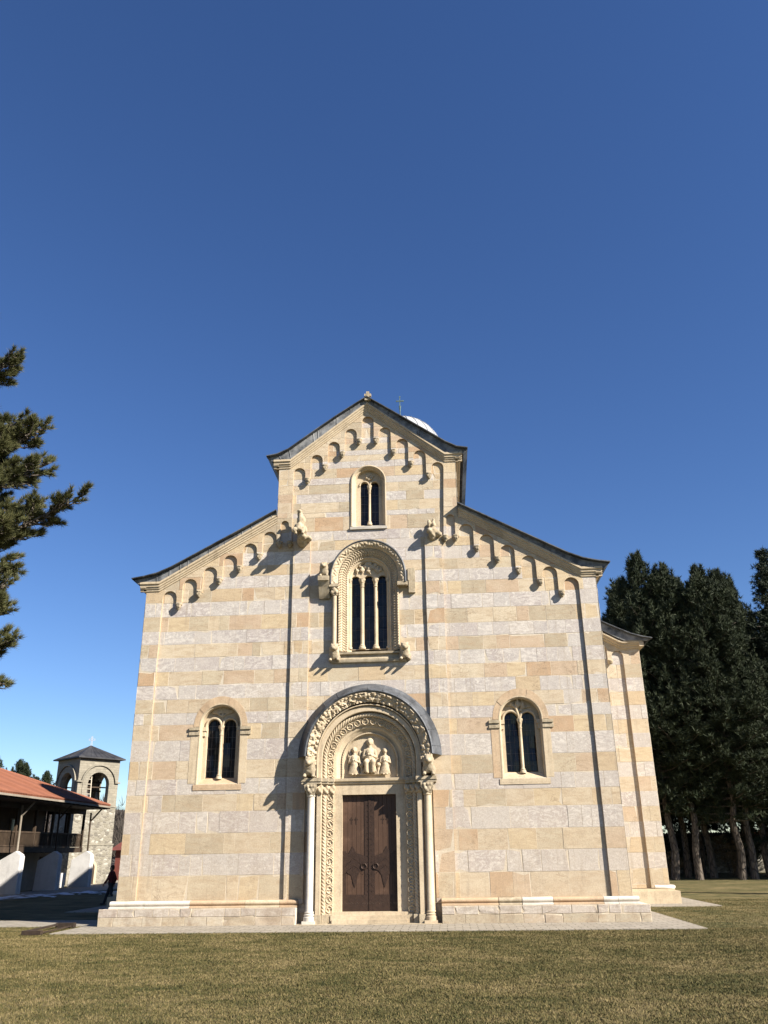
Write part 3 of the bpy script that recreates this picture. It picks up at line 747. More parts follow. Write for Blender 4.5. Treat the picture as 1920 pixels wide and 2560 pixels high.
# stone cross on the apex
m = MB().box(-0.04, 0.20, -0.38, -0.18, 19.30, 19.40).box(-0.06, 0.22, -0.36, -0.22, 19.50, 19.60).box(0.02, 0.14, -0.37, -0.21, 19.38, 19.70)
m.build('stone_cross', M['statue'], church)

# ------------------------------------------------------------------ windows
def light_shape(cx, zs, z0, r): return arch_pts(cx, zs, z0, r, 12)
def window(kind, cx, lights, zs, z0, frame_r, frame_zc, y0, y1, pane_y):
    """lights = [(x, r)], frame plate with arched lights, panes, iron grille"""
    w = tag(empty('window', (0, 0, 0)), kind); w.parent = church
    m = MB(); m.prism(arch_pts(cx, frame_zc, z0 - 0.02, frame_r, 24), [light_shape(x, zs, z0, r) for x, r in lights], y0, y1)
    m.build('frame', M['smooth'], w)
    for x, r in lights:
        m = MB(); zz = z0 - 0.01; gr = random.Random(x)
        m.prism(light_shape(x, zs, z0 - 0.01, r + 0.03), [], pane_y + 0.03, pane_y + 0.05)
        while zz < zs + r:
            z2 = min(zz + 0.42, zs + r)
            for xa, xb in ((x - r - .02, x - .004), (x + .004, x + r + .02)):
                tx, tz = gr.uniform(-.012, .012), gr.uniform(-.012, .012)
                m.add([(xa, pane_y - tx - tz, zz), (xb, pane_y + tx - tz, zz), (xb, pane_y + tx + tz, z2), (xa, pane_y - tx + tz, z2)], [(0, 1, 2, 3)])
            zz += 0.43
        m.build('pane', M['glass'], w)
    return w
def grille(w, x, r, z0, zs, y, nv, nh, t=0.008):
    m = MB(); H = zs + r - z0
    for i in range(nv):
        xx = x + r * (2 * (i + 1) / (nv + 1) - 1); top = zs + sqrt(max(0, r * r - (xx - x) ** 2)); m.bar((xx, y, z0), (xx, y, top), t)
    for i in range(nh):
        z = z0 + H * (i + 0.7) / (nh + 0.3); hw = r if z <= zs else sqrt(max(0, r * r - (z - zs) ** 2)); m.bar((x - hw, y + 0.005, z), (x + hw, y + 0.005, z), t)
    m.build('grille', M['iron'], w)
def colonnette(w, x, y, z0, z1, r=0.052, mat='smooth', cap=1.0):
    m = MB(); m.lathe([(r * 2.1, z0), (r * 2.1, z0 + 0.07), (r * 1.5, z0 + 0.1), (r * 1.7, z0 + 0.13), (r, z0 + 0.17), (r * 0.94, z1 - 0.33), (r * 1.35, z1 - 0.32), (r * 1.35, z1 - 0.29), (r, z1 - 0.28), (r * 1.25, z1 - 0.2), (r * 1.75, z1 - 0.08), (r * 2.1, z1 - 0.03), (r * 2.2, z1)], (x, y), 14)
    m.build('colonnette', M[mat], w, 45)
    blob('capital', [('e', (0, 0, -0.10), (r * 1.7, r * 1.7, 0.11)), ('e', (-r * 1.3, -r * .9, -0.05), (r * .8, r * .7, 0.07)), ('e', (r * 1.3, -r * .9, -0.05), (r * .8, r * .7, 0.07)), ('e', (0, -r * 1.5, -0.09), (r * .7, r * .6, 0.08))], M['carved'], w, 0.016, (x, y, z1), rough=0.012, smooth=2)

def low_window(cx, kind, style):
    w = window(kind, cx, [(cx - 0.315, 0.245), (cx + 0.275, 0.235)], 6.46, 4.62, 0.70, 6.45, 0.30, 0.46, 0.48)
    # splayed reveal
    m = MB(); arch_sweep(m, cx, 6.45, 4.40, [(0.775, -0.022), (0.735, -0.022), (0.725, 0.02), (0.69, 0.04), (0.68, 0.30)], 30)
    m.build('reveal', M['smooth'], w, 40)
    # flush surround: voussoirs over jamb slabs, impost blocks
    for a in range(5):
        t0, t1 = pi - a * pi / 5, pi - (a + 1) * pi / 5
        p = [(cx + 0.98 * cos(t0 + (t1 - t0) * k / 6), 6.42 + 1.06 * sin(t0 + (t1 - t0) * k / 6)) for k in range(7)] + [(cx + 0.78 * cos(t1 + (t0 - t1) * k / 6), 6.42 + 0.78 * sin(t1 + (t0 - t1) * k / 6)) for k in range(7)]
        MB().prism(p, [], -0.016 - 0.010 * (a % 2), 0.06).build('voussoir', M['tan'], w)
    MB().box(cx - 1.06, cx - 0.76, -0.015, 0.06, 4.46, 6.12).build('jamb', M['smooth' if style == 0 else 'tan'], w)
    MB().box(cx + 0.76, cx + 1.0, -0.017, 0.06, 4.46, 6.12).build('jamb', M['smooth'], w)
    for sg in (-1, 1):
        m = MB(); a, b = sorted((cx + 0.74 * sg, cx + 1.12 * sg))
        m.box(a, b, -0.075, 0.05, 6.29, 6.39).box(a, b, -0.055, 0.05, 6.12, 6.20).box(a, b, -0.03, 0.05, 6.20, 6.29); m.build('impost', M['statue'], w)
        MB().box(*sorted((cx + 0.56 * sg, cx + 0.69 * sg)), 0.12, 0.30, 6.28, 6.42).box(*sorted((cx + 0.60 * sg, cx + 0.69 * sg)), 0.15, 0.30, 6.10, 6.28).build('impost', M['smooth'], w)
    # sloping sill
    m = MB(); m.grid([[(cx - 0.86, -0.03, 4.30), (cx + 0.86, -0.03, 4.30)], [(cx - 0.86, -0.03, 4.42), (cx + 0.86, -0.03, 4.42)], [(cx - 0.62, 0.34, 4.66), (cx + 0.62, 0.34, 4.66)]])
    m.box(cx - 0.86, cx + 0.86, -0.028, 0.2, 4.24, 4.30); m.build('sill', M['tan' if style == 0 else 'smooth'], w)
    colonnette(w, cx - 0.02, 0.24, 4.62, 6.46, 0.05)
    grille(w, cx - 0.315, 0.245, 4.62, 6.46, 0.42, 2, 5); grille(w, cx + 0.275, 0.235, 4.62, 6.46, 0.42, 2, 5)
    MB().bar((cx - 0.56, 0.45, 4.66), (cx + 0.5, 0.45, 4.66), 0.07).build('timber_frame', M['door'], w)
    # moulded arches of the lights and the carving above them
    m = MB()
    for x, r in ((cx - 0.315, 0.245), (cx + 0.275, 0.235)):
        for z0 in (6.40,): m.tube([(px, 0.27, pz) for px, pz in arch_pts(x, 6.46, z0, r + 0.035, 14)], 0.042, 8)
    m.build('moulding', M['smooth'], w, True)
    T = 6.62
    if style == 0:   # spread wings around a small cross
        pr = [('c', (0, 0, 0.12), (0, 0, 0.52), 0.03, 0.035), ('e', (-0.22, 0, 0.36), (0.20, 0.05, 0.10)), ('e', (0.22, 0, 0.36), (0.20, 0.05, 0.10)), ('c', (-0.04, -.02, 0.2), (-0.34, 0, 0.36), 0.03, 0.03), ('c', (0.04, -.02, 0.2), (0.36, 0, 0.34), 0.03, 0.03),
              ('e', (-0.13, 0, 0.45), (0.12, 0.04, 0.07)), ('e', (0.13, 0, 0.45), (0.12, 0.04, 0.07)), ('c', (-0.08, 0, 0.46), (0.08, 0, 0.46), 0.02, 0.02)]
    else:            # crouching figures and foliage
        pr = [('c', (-0.02, 0, -0.1), (-0.1, -0.03, 0.22), 0.05, 0.06), ('c', (-0.1, -0.03, 0.22), (-0.3, -0.02, 0.44), 0.05, 0.04), ('e', (-0.36, 0, 0.36), (0.12, 0.05, 0.08)), ('e', (-0.04, -0.05, 0.36), (0.09, 0.07, 0.14)), ('e', (-0.03, -0.08, 0.53), (0.045, 0.05, 0.055)),
              ('e', (0.13, -0.04, 0.34), (0.08, 0.06, 0.12)), ('e', (0.12, -0.06, 0.50), (0.04, 0.045, 0.05)), ('c', (0.1, -0.02, 0.22), (0.4, 0, 0.26), 0.05, 0.03), ('c', (0, 0, 0.15), (0.2, 0, 0.1), 0.04, 0.03), ('e', (-0.2, 0, 0.3), (0.08, 0.05, 0.08))]
    blob('relief', pr, M['carved'], w, 0.018, (cx - 0.02, 0.28, T), rough=0.01, smooth=2, seed=cx)
low_window(-5.33, 'twin arched window at the left of the portal', 0)
low_window(5.36, 'twin arched window at the right of the portal', 1)

# upper twin window in the gable
w = window('small twin window high in the gable', 0.06, [(-0.125, 0.16), (0.285, 0.16)], 15.72, 14.02, 0.55, 15.80, 0.24, 0.36, 0.38)
m = MB(); arch_sweep(m, 0.06, 15.80, 13.9, [(0.70, -0.05), (0.66, -0.06), (0.62, -0.03), (0.60, 0.05), (0.56, 0.07), (0.53, 0.24)], 36); m.build('reveal', M['smooth'], w, 40)
m = MB(); m.grid([[(-0.66, -0.08, 13.76), (0.78, -0.08, 13.76)], [(-0.66, -0.10, 13.86), (0.78, -0.10, 13.86)], [(-0.5, 0.3, 14.03), (0.62, 0.3, 14.03)]]); m.box(-0.655, 0.775, -0.078, 0.05, 13.77, 13.85); m.build('sill', M['marble'], w)
colonnette(w, 0.08, 0.20, 14.02, 15.70, 0.045)
for x in (-0.125, 0.285): grille(w, x, 0.16, 14.02, 15.72, 0.345, 1, 5)
m = MB()
for x in (-0.125, 0.285): m.tube([(px, 0.22, pz) for px, pz in arch_pts(x, 15.72, 15.7, 0.185, 12)], 0.03, 8)
m.build('moulding', M['smooth'], w, True)
blob('relief', [('e', (0, -0.02, 0), (0.06, 0.05, 0.06))] + [('e', (0.12 * cos(k * pi / 3.5), -0.01, 0.12 * sin(k * pi / 3.5)), (0.055, 0.045, 0.055)) for k in range(7)], M['carved'], w, 0.016, (0.08, 0.22, 16.1), rough=0.006, smooth=2)

# triple window with carved hood
w = window('tall triple window under a carved hood', 0.04, [(-0.475, 0.178), (0.03, 0.19), (0.545, 0.178)], 11.76, 9.10, 0.74, 11.80, 0.20, 0.34, 0.37)
TZ = 11.78
m = MB(); arch_sweep(m, 0.04, TZ, 11.5, [(1.42, 0.02), (1.44, -0.36), (1.40, -0.38), (1.37, -0.34)], 48); m.build('hood_roof', M['lead'], w, 40)
m = MB(); arch_relief(m, 0.04, TZ, 11.5, (1.38, -0.35), (1.13, -0.20), 18, 0.020, lambda s, t, ww, L: 0.05 * max(0, sin(pi * min(1, t * 1.1))) * (0.25 + 0.75 * max(0, min(1, 0.5 + 1.5 * sin(s * 27) * cos(t * 9 + 2.2 * sin(s * 13.5)))))); m.build('carved_band', M['carved'], w, 60)
m = MB(); arch_relief(m, 0.04, TZ, 8.98, (1.12, -0.17), (0.87, 0.0), 18, 0.02, zigzag_h(0.035, 0.10)); m.build('carved_band', M['carved'], w, 60)
m = MB(); arch_relief(m, 0.04, TZ, 8.98, (0.87, 0.005), (0.79, 0.02), 6, 0.02, bead_h(0.035, 0.085)); m.build('carved_band', M['carved'], w, 60)
m = MB()
arch_sweep(m, 0.04, TZ, 8.98, [(1.14, 0.02), (1.14, -0.15), (1.11, -0.17)], 40); arch_sweep(m, 0.04, TZ, 8.98, [(0.79, 0.02), (0.77, 0.06), (0.72, 0.07), (0.70, 0.13), (0.67, 0.15), (0.66, 0.22)], 40); m.build('reveal', M['smooth'], w, 40)
MB().box(-1.42, -1.08, -0.34, 0.0, 11.40, 11.52).build('impost', M['statue'], w)
MB().box(1.14, 1.52, -0.34, 0.0, 11.38, 11.52).build('impost', M['statue'], w)
colonnette(w, -1.235, -0.15, 9.02, 11.42, 0.085, 'smooth')
blob('capital', [('e', (0, 0, 0), (0.15, 0.14, 0.16)), ('e', (-.08, -.08, -.06), (.07, .06, .09)), ('e', (.08, -.08, -.06), (.07, .06, .09)), ('e', (0, -.1, .05), (.08, .06, .08))], M['carved'], w, 0.02, (-1.235, -0.17, 11.26), rough=0.02, smooth=2)
for x in (-0.222, 0.288): colonnette(w, x, 0.16, 9.10, 11.80, 0.06)
colonnette(w, 0.77, 0.14, 9.10, 11.80, 0.045); colonnette(w, -0.69, 0.14, 9.10, 11.80, 0.045)
for x, r in ((-0.475, 0.178), (0.03, 0.19), (0.545, 0.178)): grille(w, x, r, 9.1, 11.76, 0.36, 1, 6, 0.007)
rr = random.Random(3); pr = []
for (x, z, s) in [(-.45, .12, .8), (-.25, .15, 1), (-.12, .28, 1.1), (.02, .42, 1.2), (.1, .25, 1.2), (.25, .35, .9), (.3, .14, 1), (.46, .13, .8), (-.35, .3, .6), (.0, .1, 1)]:
    pr += [('e', (x, -0.02, z), (.10 * s, .06, .09 * s)), ('e', (x + rr.uniform(-.06, .06), -0.05, z + .09 * s), (.045 * s, .05, .05 * s)), ('c', (x, -.03, z), (x + rr.uniform(-.15, .15), -.03, z - .12), .03, .025)]
blob('relief', pr, M['carved'], w, 0.018, (0.03, 0.19, 12.02), rough=0.012, smooth=2)
m = MB()
m.grid([[(x, y, z) for x in [-1.34 + 2.76 * i / 16 for i in range(17)]] for y, z in [(0.0, 8.56), (-0.13, 8.56), (-0.15, 8.60), (-0.15, 8.68), (-0.08, 8.72), (-0.06, 8.84), (-0.16, 8.86), (-0.17, 8.93), (0.2, 9.02)]]); m.build('sill', M['statue'], w, 30)

# ------------------------------------------------------------------ sculptures on the facade
def beast(name, label, loc, s=1.0, rz=0.0, head=True, seed=0, long=0.6, stand=True):
    pr = [('e', (0, -0.05, 0.26), (0.17, 0.22, 0.24)), ('c', (0, -0.1, 0.32), (0, -long, 0.36), 0.19, 0.20), ('e', (0, -long, 0.30), (0.19, 0.17, 0.24))]
    if head: pr += [('e', (0.0, -long - 0.16, 0.52), (0.16, 0.17, 0.16)), ('e', (0, -long - 0.32, 0.46), (0.09, 0.10, 0.08)), ('e', (-0.11, -long - 0.08, 0.66), (0.045, 0.05, 0.06)), ('e', (0.11, -long - 0.08, 0.66), (0.045, 0.05, 0.06)), ('e', (0, -long - 0.02, 0.46), (0.21, 0.12, 0.22)),
                    ('e', (-.06, -long - .31, .55), (.03, .03, .03)), ('e', (.06, -long - .31, .55), (.03, .03, .03))]
    for sx in (-1, 1):
        pr += [('c', (0.14 * sx, -long + 0.02, 0.25), (0.15 * sx, -long - 0.06, 0.05), 0.085, 0.06), ('e', (0.15 * sx, -long - 0.14, 0.04), (0.07, 0.11, 0.05)),
               ('e', (0.16 * sx, -0.12, 0.16), (0.08, 0.17, 0.16)), ('e', (0.17 * sx, -0.28, 0.04), (0.06, 0.11, 0.05))]
    return tag(blob(name, pr, M['statue'], church, 0.024, loc, rz, s, rough=0.022, seed=seed, smooth=4), label)
# ------------------------------------------------------------------ PORTAL
P = tag(empty('portal', (0, 0, 0)), 'stepped round-arched portal with carved bands'); P.parent = church
CX = 0.04
m = MB(); arch_sweep(m, CX, 5.25, 5.25, [(2.52, -0.09), (2.50, -0.13), (2.23, -0.66), (2.19, -0.68), (2.14, -0.62)], 60)

for k in range(13):
    t = pi * (k + .5) / 13; m.tube([(CX + r * cos(t), y_, 5.25 + r * sin(t)) for r, y_ in ((2.51, -.115), (2.23, -.675))], .012, 5)
m.build('hood_roof', M['lead'], P, 35)
m = MB(); arch_relief(m, CX, 5.25, 4.98, (2.14, -0.61), (1.81, -0.46), 26, 0.018, foliage_h(0.065, 9.5)); m.build('archivolt', M['carved'], P, 60)
m = MB(); arch_sweep(m, CX, 5.25, 4.50, [(2.14, 0.0), (2.14, -0.60)], 40); arch_sweep(m, CX, 5.2, 4.50, [(1.80, -0.47), (1.77, -0.47), (1.76, -0.36), (1.74, -0.34)], 48); m.build('archivolt', M['smooth'], P, 40)
m = MB(); arch_sweep(m, CX, 5.13, 0.28, [(1.80, 0.0), (1.80, -0.38), (1.78, -0.40), (1.64, -0.40), (1.62, -0.38), (1.62, -0.20)], 48); m.build('jamb', M['smooth'], P, 35)
m = MB(); arch_sweep(m, CX, 5.13, 4.5, [(1.77, -0.405), (1.63, -0.36), (1.62, -0.20)], 48); m.build('archivolt', M['smooth'], P, 35)
m = MB(); arch_rope(m, CX, 5.1, 0.30, 1.55, -0.23, 0.085, 0.11, 0.013, 20, 4); m.build('rope_moulding', M['carved'], P, 60)
m = MB(); arch_relief(m, CX, 5.08, 0.30, (1.49, -0.20), (1.245, -0.12), 22, 0.018, rinceau(0.06)); m.build('carved_band', M['carved'], P, 60)
m = MB(); arch_sweep(m, CX, 5.08, 0.28, [(1.63, -0.21), (1.56, -0.16), (1.49, -0.20)], 40); arch_sweep(m, CX, 5.08, 0.28, [(1.245, -0.12), (1.235, -0.12), (1.235, -0.02)], 40); m.build('jamb', M['smooth'], P, 35)
m = MB(); arch_sweep(m, CX, 5.08, 4.5, [(1.235, -0.08), (1.16, -0.08), (1.13, -0.05), (1.10, 0.0), (1.02, 0.015), (1.0, 0.05), (0.93, 0.06), (0.91, 0.11)], 48); m.build('archivolt', M['smooth'], P, 50)
m = MB(); arch_rope(m, CX, 5.08, 4.5, 0.97, 0.01, 0.03, 0.08, 0.012, 8); m.build('rope_moulding', M['carved'], P, 60)
# door frame with lintel, threshold
m = MB(); m.prism([(-1.25, 0.34), (-0.92, 0.34), (-0.92, 4.0), (0.93, 4.0), (0.93, 0.34), (1.3, 0.34), (1.3, 4.36), (-1.25, 4.36)], [], -0.035, 0.16); m.build('door_frame', M['smooth'], P)
m = MB(); prof = [(0.1, 4.345), (-0.07, 4.345), (-0.09, 4.37), (-0.09, 4.41), (-0.14, 4.44), (-0.15, 4.50), (-0.15, 4.53), (0.2, 4.53)]
m.grid([[(-1.24, y, z), (1.3, y, z)] for y, z in prof]); m.build('lintel_cornice', M['smooth'], P)
# stepped imposts over the jambs
for sg in (-1, 1):
    m = MB()
    def ib(x0, x1, y): 
        a, b = sorted((CX + x0 * sg, CX + x1 * sg)); m.box(a - .03, b + .03, y - .07, 0.02, 4.42, 4.53); m.box(a - .01, b + .01, y - .04, 0.02, 4.34, 4.42)
    ib(1.64, 2.28, -0.56); ib(1.42, 1.62, -0.36); ib(1.24, 1.40, -0.22)
    m.build('impost', M['statue'], P)
    def cap(x, y, s, seed): blob('capital', [('e', (0, 0, 0), (.15 * s, .14, .16)), ('e', (-.1 * s, -.08, .06), (.07 * s, .07, .09)), ('e', (.1 * s, -.08, .06), (.07 * s, .07, .09)), ('e', (0, -.12, -.02), (.07 * s, .06, .09)), ('e', (-.09 * s, -.09, -.1), (.05, .05, .06)), ('e', (.09 * s, -.09, -.1), (.05, .05, .06))], M['carved'], P, 0.022, (CX + x * sg, y, 4.16), rough=0.03, seed=seed, smooth=2)
    cap(1.70, -0.34, 0.8, 1 + sg); cap(1.52, -0.21, 0.75, 3 + sg); cap(1.33, -0.12, 0.9, 5 + sg)
    mat = 'marble' if sg < 0 else 'smooth'
    x = CX + 1.98 * sg
    m = MB(); m.lathe([(0.19, 0.12), (0.19, 0.24), (0.16, 0.26), (0.175, 0.31), (0.14, 0.34), (0.155, 0.38), (0.122, 0.42), (0.118, 3.92), (0.145, 3.94), (0.145, 3.98), (0.125, 4.0), (0.135, 4.06)], (x, -0.38), 20); m.box(x - .21, x + .21, -0.59, -.17, 0.02, 0.125)
    m.build('column', M[mat], P, 40)
    m = MB(); m.grid([[(x + a * q, -0.38 + b * q, z) for a, b in ((-1, -1), (1, -1), (1, 1), (-1, 1))] for q, z in ((.13, 3.98), (.145, 4.05), (.2, 4.18), (.215, 4.28), (.215, 4.34))], close=True); m.build('capital', M['statue'], P)
    blob('capital', [('e', (dx, -.2, dz), (.06, .05, .07)) for dx, dz in ((-.1, .1), (.02, .1), (.12, .1), (-.06, -.02), (.07, -.02), (0, -.09))], M['statue'], P, 0.02, (x, -0.38, 4.16), rough=0.015, smooth=2)
    MB().box(*sorted((CX + 1.64 * sg, CX + 1.79 * sg)), -0.37, 0.0, 0.0, 4.4).box(*sorted((CX + 1.80 * sg, CX + 2.12 * sg)), -0.20, 0.0, 0.0, 4.36).build('jamb', M['smooth'], P)
    # stepped bases
    MB().box(*sorted((CX + 1.60 * sg, CX + 1.80 * sg)), -0.47, -.1, 0.02, 0.30).box(*sorted((CX + 1.42 * sg, CX + 1.585 * sg)), -0.34, -.1, 0.02, 0.30).box(*sorted((CX + 1.24 * sg, CX + 1.41 * sg)), -0.24, -.1, 0.02, 0.30).build('base', M['statue'], P)
# steps
MB().box(-1.24, 1.3, -0.16, 0.5, 0.0, 0.36).box(-1.26, 1.32, -0.27, -0.16, 0.0, 0.27).box(-1.2, 1.25, -0.42, -0.27, 0.0, 0.15).build('step', M['smooth'], P)
MB().box(-2.32, 2.36, -0.8, 0.0, -0.02, 0.042).build('step', M['statue'], P)
# tympanum
m = MB(); m.prism(arch_pts(CX, 5.08, 4.5, 0.93, 30), [], 0.11, 0.2); ty = m.build('tympanum', M['smooth'], P)
def robed(label, x, z, s, seed, seated=False, hands=1):
    pr = [('e', (0, -0.06, 0.83), (.075, .075, .095)), ('e', (0, -0.03, 0.85), (.105, .06, .115)), ('c', (0, -.05, .62), (0, -.06, .75), .06, .05), ('e', (0, -.05, .58), (.15, .09, .12)), ('c', (0, -.05, .55), (0, -.06, .35), .125, .12)]
    pr += [('e', (0, -.135, .825), (.018, .02, .03)), ('e', (-.03, -.125, .85), (.018, .012, .012)), ('e', (.03, -.125, .85), (.018, .012, .012)), ('e', (0, -.122, .785), (.025, .012, .01))]
    for sx in (-1, 1):
        pr += [('c', (.14 * sx, -.05, .60), (.18 * sx, -.07, .42), .05, .045), ('c', (.18 * sx, -.07, .42), (.05 * sx, -.15, .44 + .03 * hands), .042, .034), ('e', (.03 * sx, -.17, .46 + .03 * hands), (.035, .03, .04))]
        if seated: pr += [('c', (.08 * sx, -.1, .32), (.1 * sx, -.2, .28), .08, .075), ('c', (.1 * sx, -.2, .28), (.09 * sx, -.17, .04), .07, .06)]
        pr += [('e', (.06 * sx, -.15, .0), (.04, .07, .03))]
    n = 9
    for k in range(n):
        u = (k / (n - 1) - .5) * 2; pr.append(('c', (.10 * u, -.10 - .05 * (1 - u * u), .40), (.18 * u, -.115 - .05 * (1 - u * u), .02), .017, .020))
    pr += [('e', (0, -.04, .2), (.13, .08, .2))]
    o = blob('figure', pr, M['carved'], ty, 0.011, (x, 0.10, z), 0, s, rough=0.004, seed=seed, smooth=1); o['label'] = label
robed('carved relief of an enthroned robed figure', CX, 4.72, 1.22, 1, True)
robed('carved relief of a winged robed figure with folded hands', CX - 0.55, 4.66, 0.98, 2)
robed('carved relief of a robed figure turned to the middle', CX + 0.53, 4.66, 0.93, 3)
blob('throne_arm', [('e', (-.3, -.08, .3), (.09, .1, .08)), ('e', (.3, -.08, .3), (.09, .1, .08)), ('c', (-.3, -.06, .25), (-.27, -.05, .02), .06, .05), ('c', (.3, -.06, .25), (.27, -.05, .02), .06, .05), ('c', (-.35, -.05, 0), (.35, -.05, 0), .05, .05)], M['carved'], ty, 0.018, (CX, 0.10, 4.68), rough=0.01)
blob('wing', [('e', (-.16, 0, .75), (.05, .03, .14)), ('e', (.2, 0, .75), (.05, .03, .12)), ('c', (-.2, 0, .7), (-.24, 0, .2), .04, .02)], M['carved'], ty, 0.014, (CX - 0.55, 0.095, 4.62))
# door
D = tag(empty('door', (0, 0, 0)), 'brown two-leaf wooden door with iron straps and ring handles'); D.parent = church
for sg in (-1, 1):
    m = MB(); xa, xb = 0.012, 0.935; xs = [0.012, .16, .30, .45, .60, .75, .935]
    for i in range(6):
        a, b = sorted((0.005 + (xs[i] + .004) * sg, 0.005 + (xs[i + 1] - .004) * sg)); m.box(a, b, 0.135 + 0.004 * (i % 2), 0.19, 0.37, 3.99)
    lf = m.build('door_leaf', M['door'], D)
    m = MB(); a, b = sorted((.02 * sg, .93 * sg)); m.box(a, b, 0.122, 0.13, 0.37, 0.86)           # kick plate
    m.box(*sorted((.02 * sg, .17 * sg)), 0.123, 0.13, 0.86, 3.98); m.box(*sorted((.80 * sg, .93 * sg)), 0.124, 0.13, 0.86, 2.2)
    pp = [(.93, 1.25), (.93, 2.2), (.72, 2.12), (.58, 2.36), (.45, 2.14), (.17, 2.05), (.17, 1.62), (.30, 1.6), (.40, 1.45), (.45, 1.22), (.50, 1.08), (.56, 1.24), (.62, 1.45), (.78, 1.55)]
    m.prism([(x * sg, z) for x, z in pp][::sg], [], 0.118, 0.13)
    for z in np.arange(0.95, 3.9, 0.18): m.box(*sorted((.05 * sg, .075 * sg)), 0.11, 0.124, z, z + .025)
    for k in range(16):
        u = k / 15; 
        for dz in (0, .22): m.box(*sorted(((.2 + .7 * u) * sg, (.22 + .7 * u) * sg)), 0.108, 0.119, 1.95 - .55 * abs(u - .45) + dz - .2, 1.97 - .55 * abs(u - .45) + dz - .2)
    for xx in (.45, .62): m.box(*sorted(((xx - .012) * sg, (xx + .012) * sg)), 0.128, 0.136, 3.05, 3.28).box(*sorted(((xx - .06) * sg, (xx + .06) * sg)), 0.127, 0.136, 3.19, 3.215)
    m.build('iron_strap', M['bronze'], D)
    m = MB(); c = (0.0 + 0.2 * sg, 0.10, 1.73)
    m.tube([(c[0] + .085 * cos(t), c[1], c[2] + .085 * sin(t)) for t in [2 * pi * k / 20 for k in range(21)]], 0.017, 8); m.tube([(c[0], .14, c[2] + .085), (c[0], .08, c[2] + .085)], .03, 8)
    m.build('ring_handle', M['bronze'], D, True)
MB().box(-0.028, 0.04, 0.105, 0.13, 0.37, 3.99).build('meeting_rail', M['bronze'], D)

beast('lion_statue', 'stone lion on the left column of the portal', (CX - 2.03, -0.16, 4.55), 0.98, seed=1, long=0.42)
beast('lion_statue', 'worn stone lion on the right column of the portal', (CX + 2.05, -0.16, 4.55), 0.98, seed=2, long=0.42)
beast('lion_statue', 'small crouching stone lion at the left end of the triple window sill', (-1.22, 0.06, 8.60), 0.92, seed=3, long=0.24)
beast('lion_statue', 'small stone figure at the right end of the triple window sill', (1.36, 0.06, 8.58), 0.92, seed=4, long=0.24)
beast('lion_statue', 'stone animal on a bracket beside the triple window', (-1.63, 0.02, 11.80), 0.80, seed=5, long=0.40)
m = MB().box(-1.83, -1.42, -0.48, 0.0, 11.62, 11.80); m.grid([[(-1.62 + a * .20, y0 * q, z) for a, y0 in ((-1, 0), (-1, -.4), (1, -.4), (1, 0))] for q, z in ((1.1, 11.62), (.8, 11.4), (.45, 11.1), (.3, 11.0))]); m.build('bracket', M['statue'], church)
MB().box(1.53, 1.80, -0.10, 0.0, 11.62, 12.1).box(1.56, 1.80, -0.14, 0.0, 11.13, 11.60).build('bracket', M['statue'], church)
# griffins at the tops of the inner strips
tag(blob('griffin_statue', [('e', (0, -.2, .30), (.20, .3, .26)), ('c', (0, -.25, .35), (-.02, -.75, .30), .22, .17), ('e', (.02, -.45, .62), (.17, .3, .28)), ('c', (0, -.35, .7), (-.06, -.42, 1.02), .13, .09), ('e', (-.06, -.46, 1.06), (.1, .12, .07)),
      ('e', (.0, -.80, .22), (.12, .14, .11)), ('c', (-.12, -.6, .25), (-.13, -.85, .03), .08, .06), ('c', (.14, -.6, .25), (.15, -.85, .03), .08, .06), ('e', (.22, -.3, -.02), (.2, .3, .10)), ('e', (.1, -.62, -.05), (.16, .2, .12)), ('c', (0, -.1, -.1), (0, -.5, -.05), .2, .12), ('e', (-.16, -.9, .14), (.09, .1, .1))],
    M['statue'], church, 0.028, (-2.52, -0.06, 13.36), rough=0.03, seed=8, smooth=3), 'stone griffin projecting at the left of the gable')
tag(blob('griffin_statue', [('e', (0, -.12, .12), (.2, .22, .14)), ('e', (-.12, -.26, .08), (.12, .18, .11)), ('e', (.05, -.14, .36), (.09, .15, .12)), ('c', (.02, -.1, .2), (.06, -.1, .6), .1, .06), ('e', (-.12, -.2, .42), (.06, .1, .16)), ('e', (.22, -.1, .0), (.14, .16, .12)), ('c', (0, 0, -.1), (-.05, -.3, .0), .16, .1)],
    M['statue'], church, 0.028, (2.52, -0.06, 13.40), rough=0.035, seed=9, smooth=3), 'broken stone figure at the right of the gable')

# ================================================================== GROUND
def sheet(name, pts, z, mat, kind='structure', thick=0.0):
    m = MB()
    if thick: m.prism([(x, y) for x, y in pts], [], z, z - thick, lambda x, y, zz: (x, zz, y))
    else: m.add([(x, y, z) for x, y in pts], [tuple(range(len(pts)))])
    return tag(m.build(name, mat, None), kind=kind)
def hgt(x, y):
    return 0.006 * noise.noise(Vector((x * 0.12, y * 0.12, 0))) * min(1, max(0, (abs(y + 1) - 6) / 10))
m = MB(); xs = [-900, -300, -120] + [-60 + 2.5 * i for i in range(49)] + [120, 300, 900]; ys = [-300, -120] + [-60 + 2.5 * i for i in range(53)] + [120, 300, 1500]
m.grid([[(x, y, hgt(x, y) if abs(x) < 61 and -61 < y < 75 else 0) for y in ys] for x in xs])
tag(m.build('lawn', M['grass'], None, True), kind='structure')
sheet('pavement', [(-9.4, -2.95), (9.95, -2.95), (9.95, 7.0), (13.3, 7.0), (13.3, 34), (-13.3, 34), (-13.3, 7.0), (-9.4, 7.0)], 0.03, M['paving'], thick=0.12)
sheet('path', [(-70, 0.1), (-9.42, -0.2), (-9.42, 2.6), (-70, 2.6)], 0.022, M['paving'], thick=0.1)
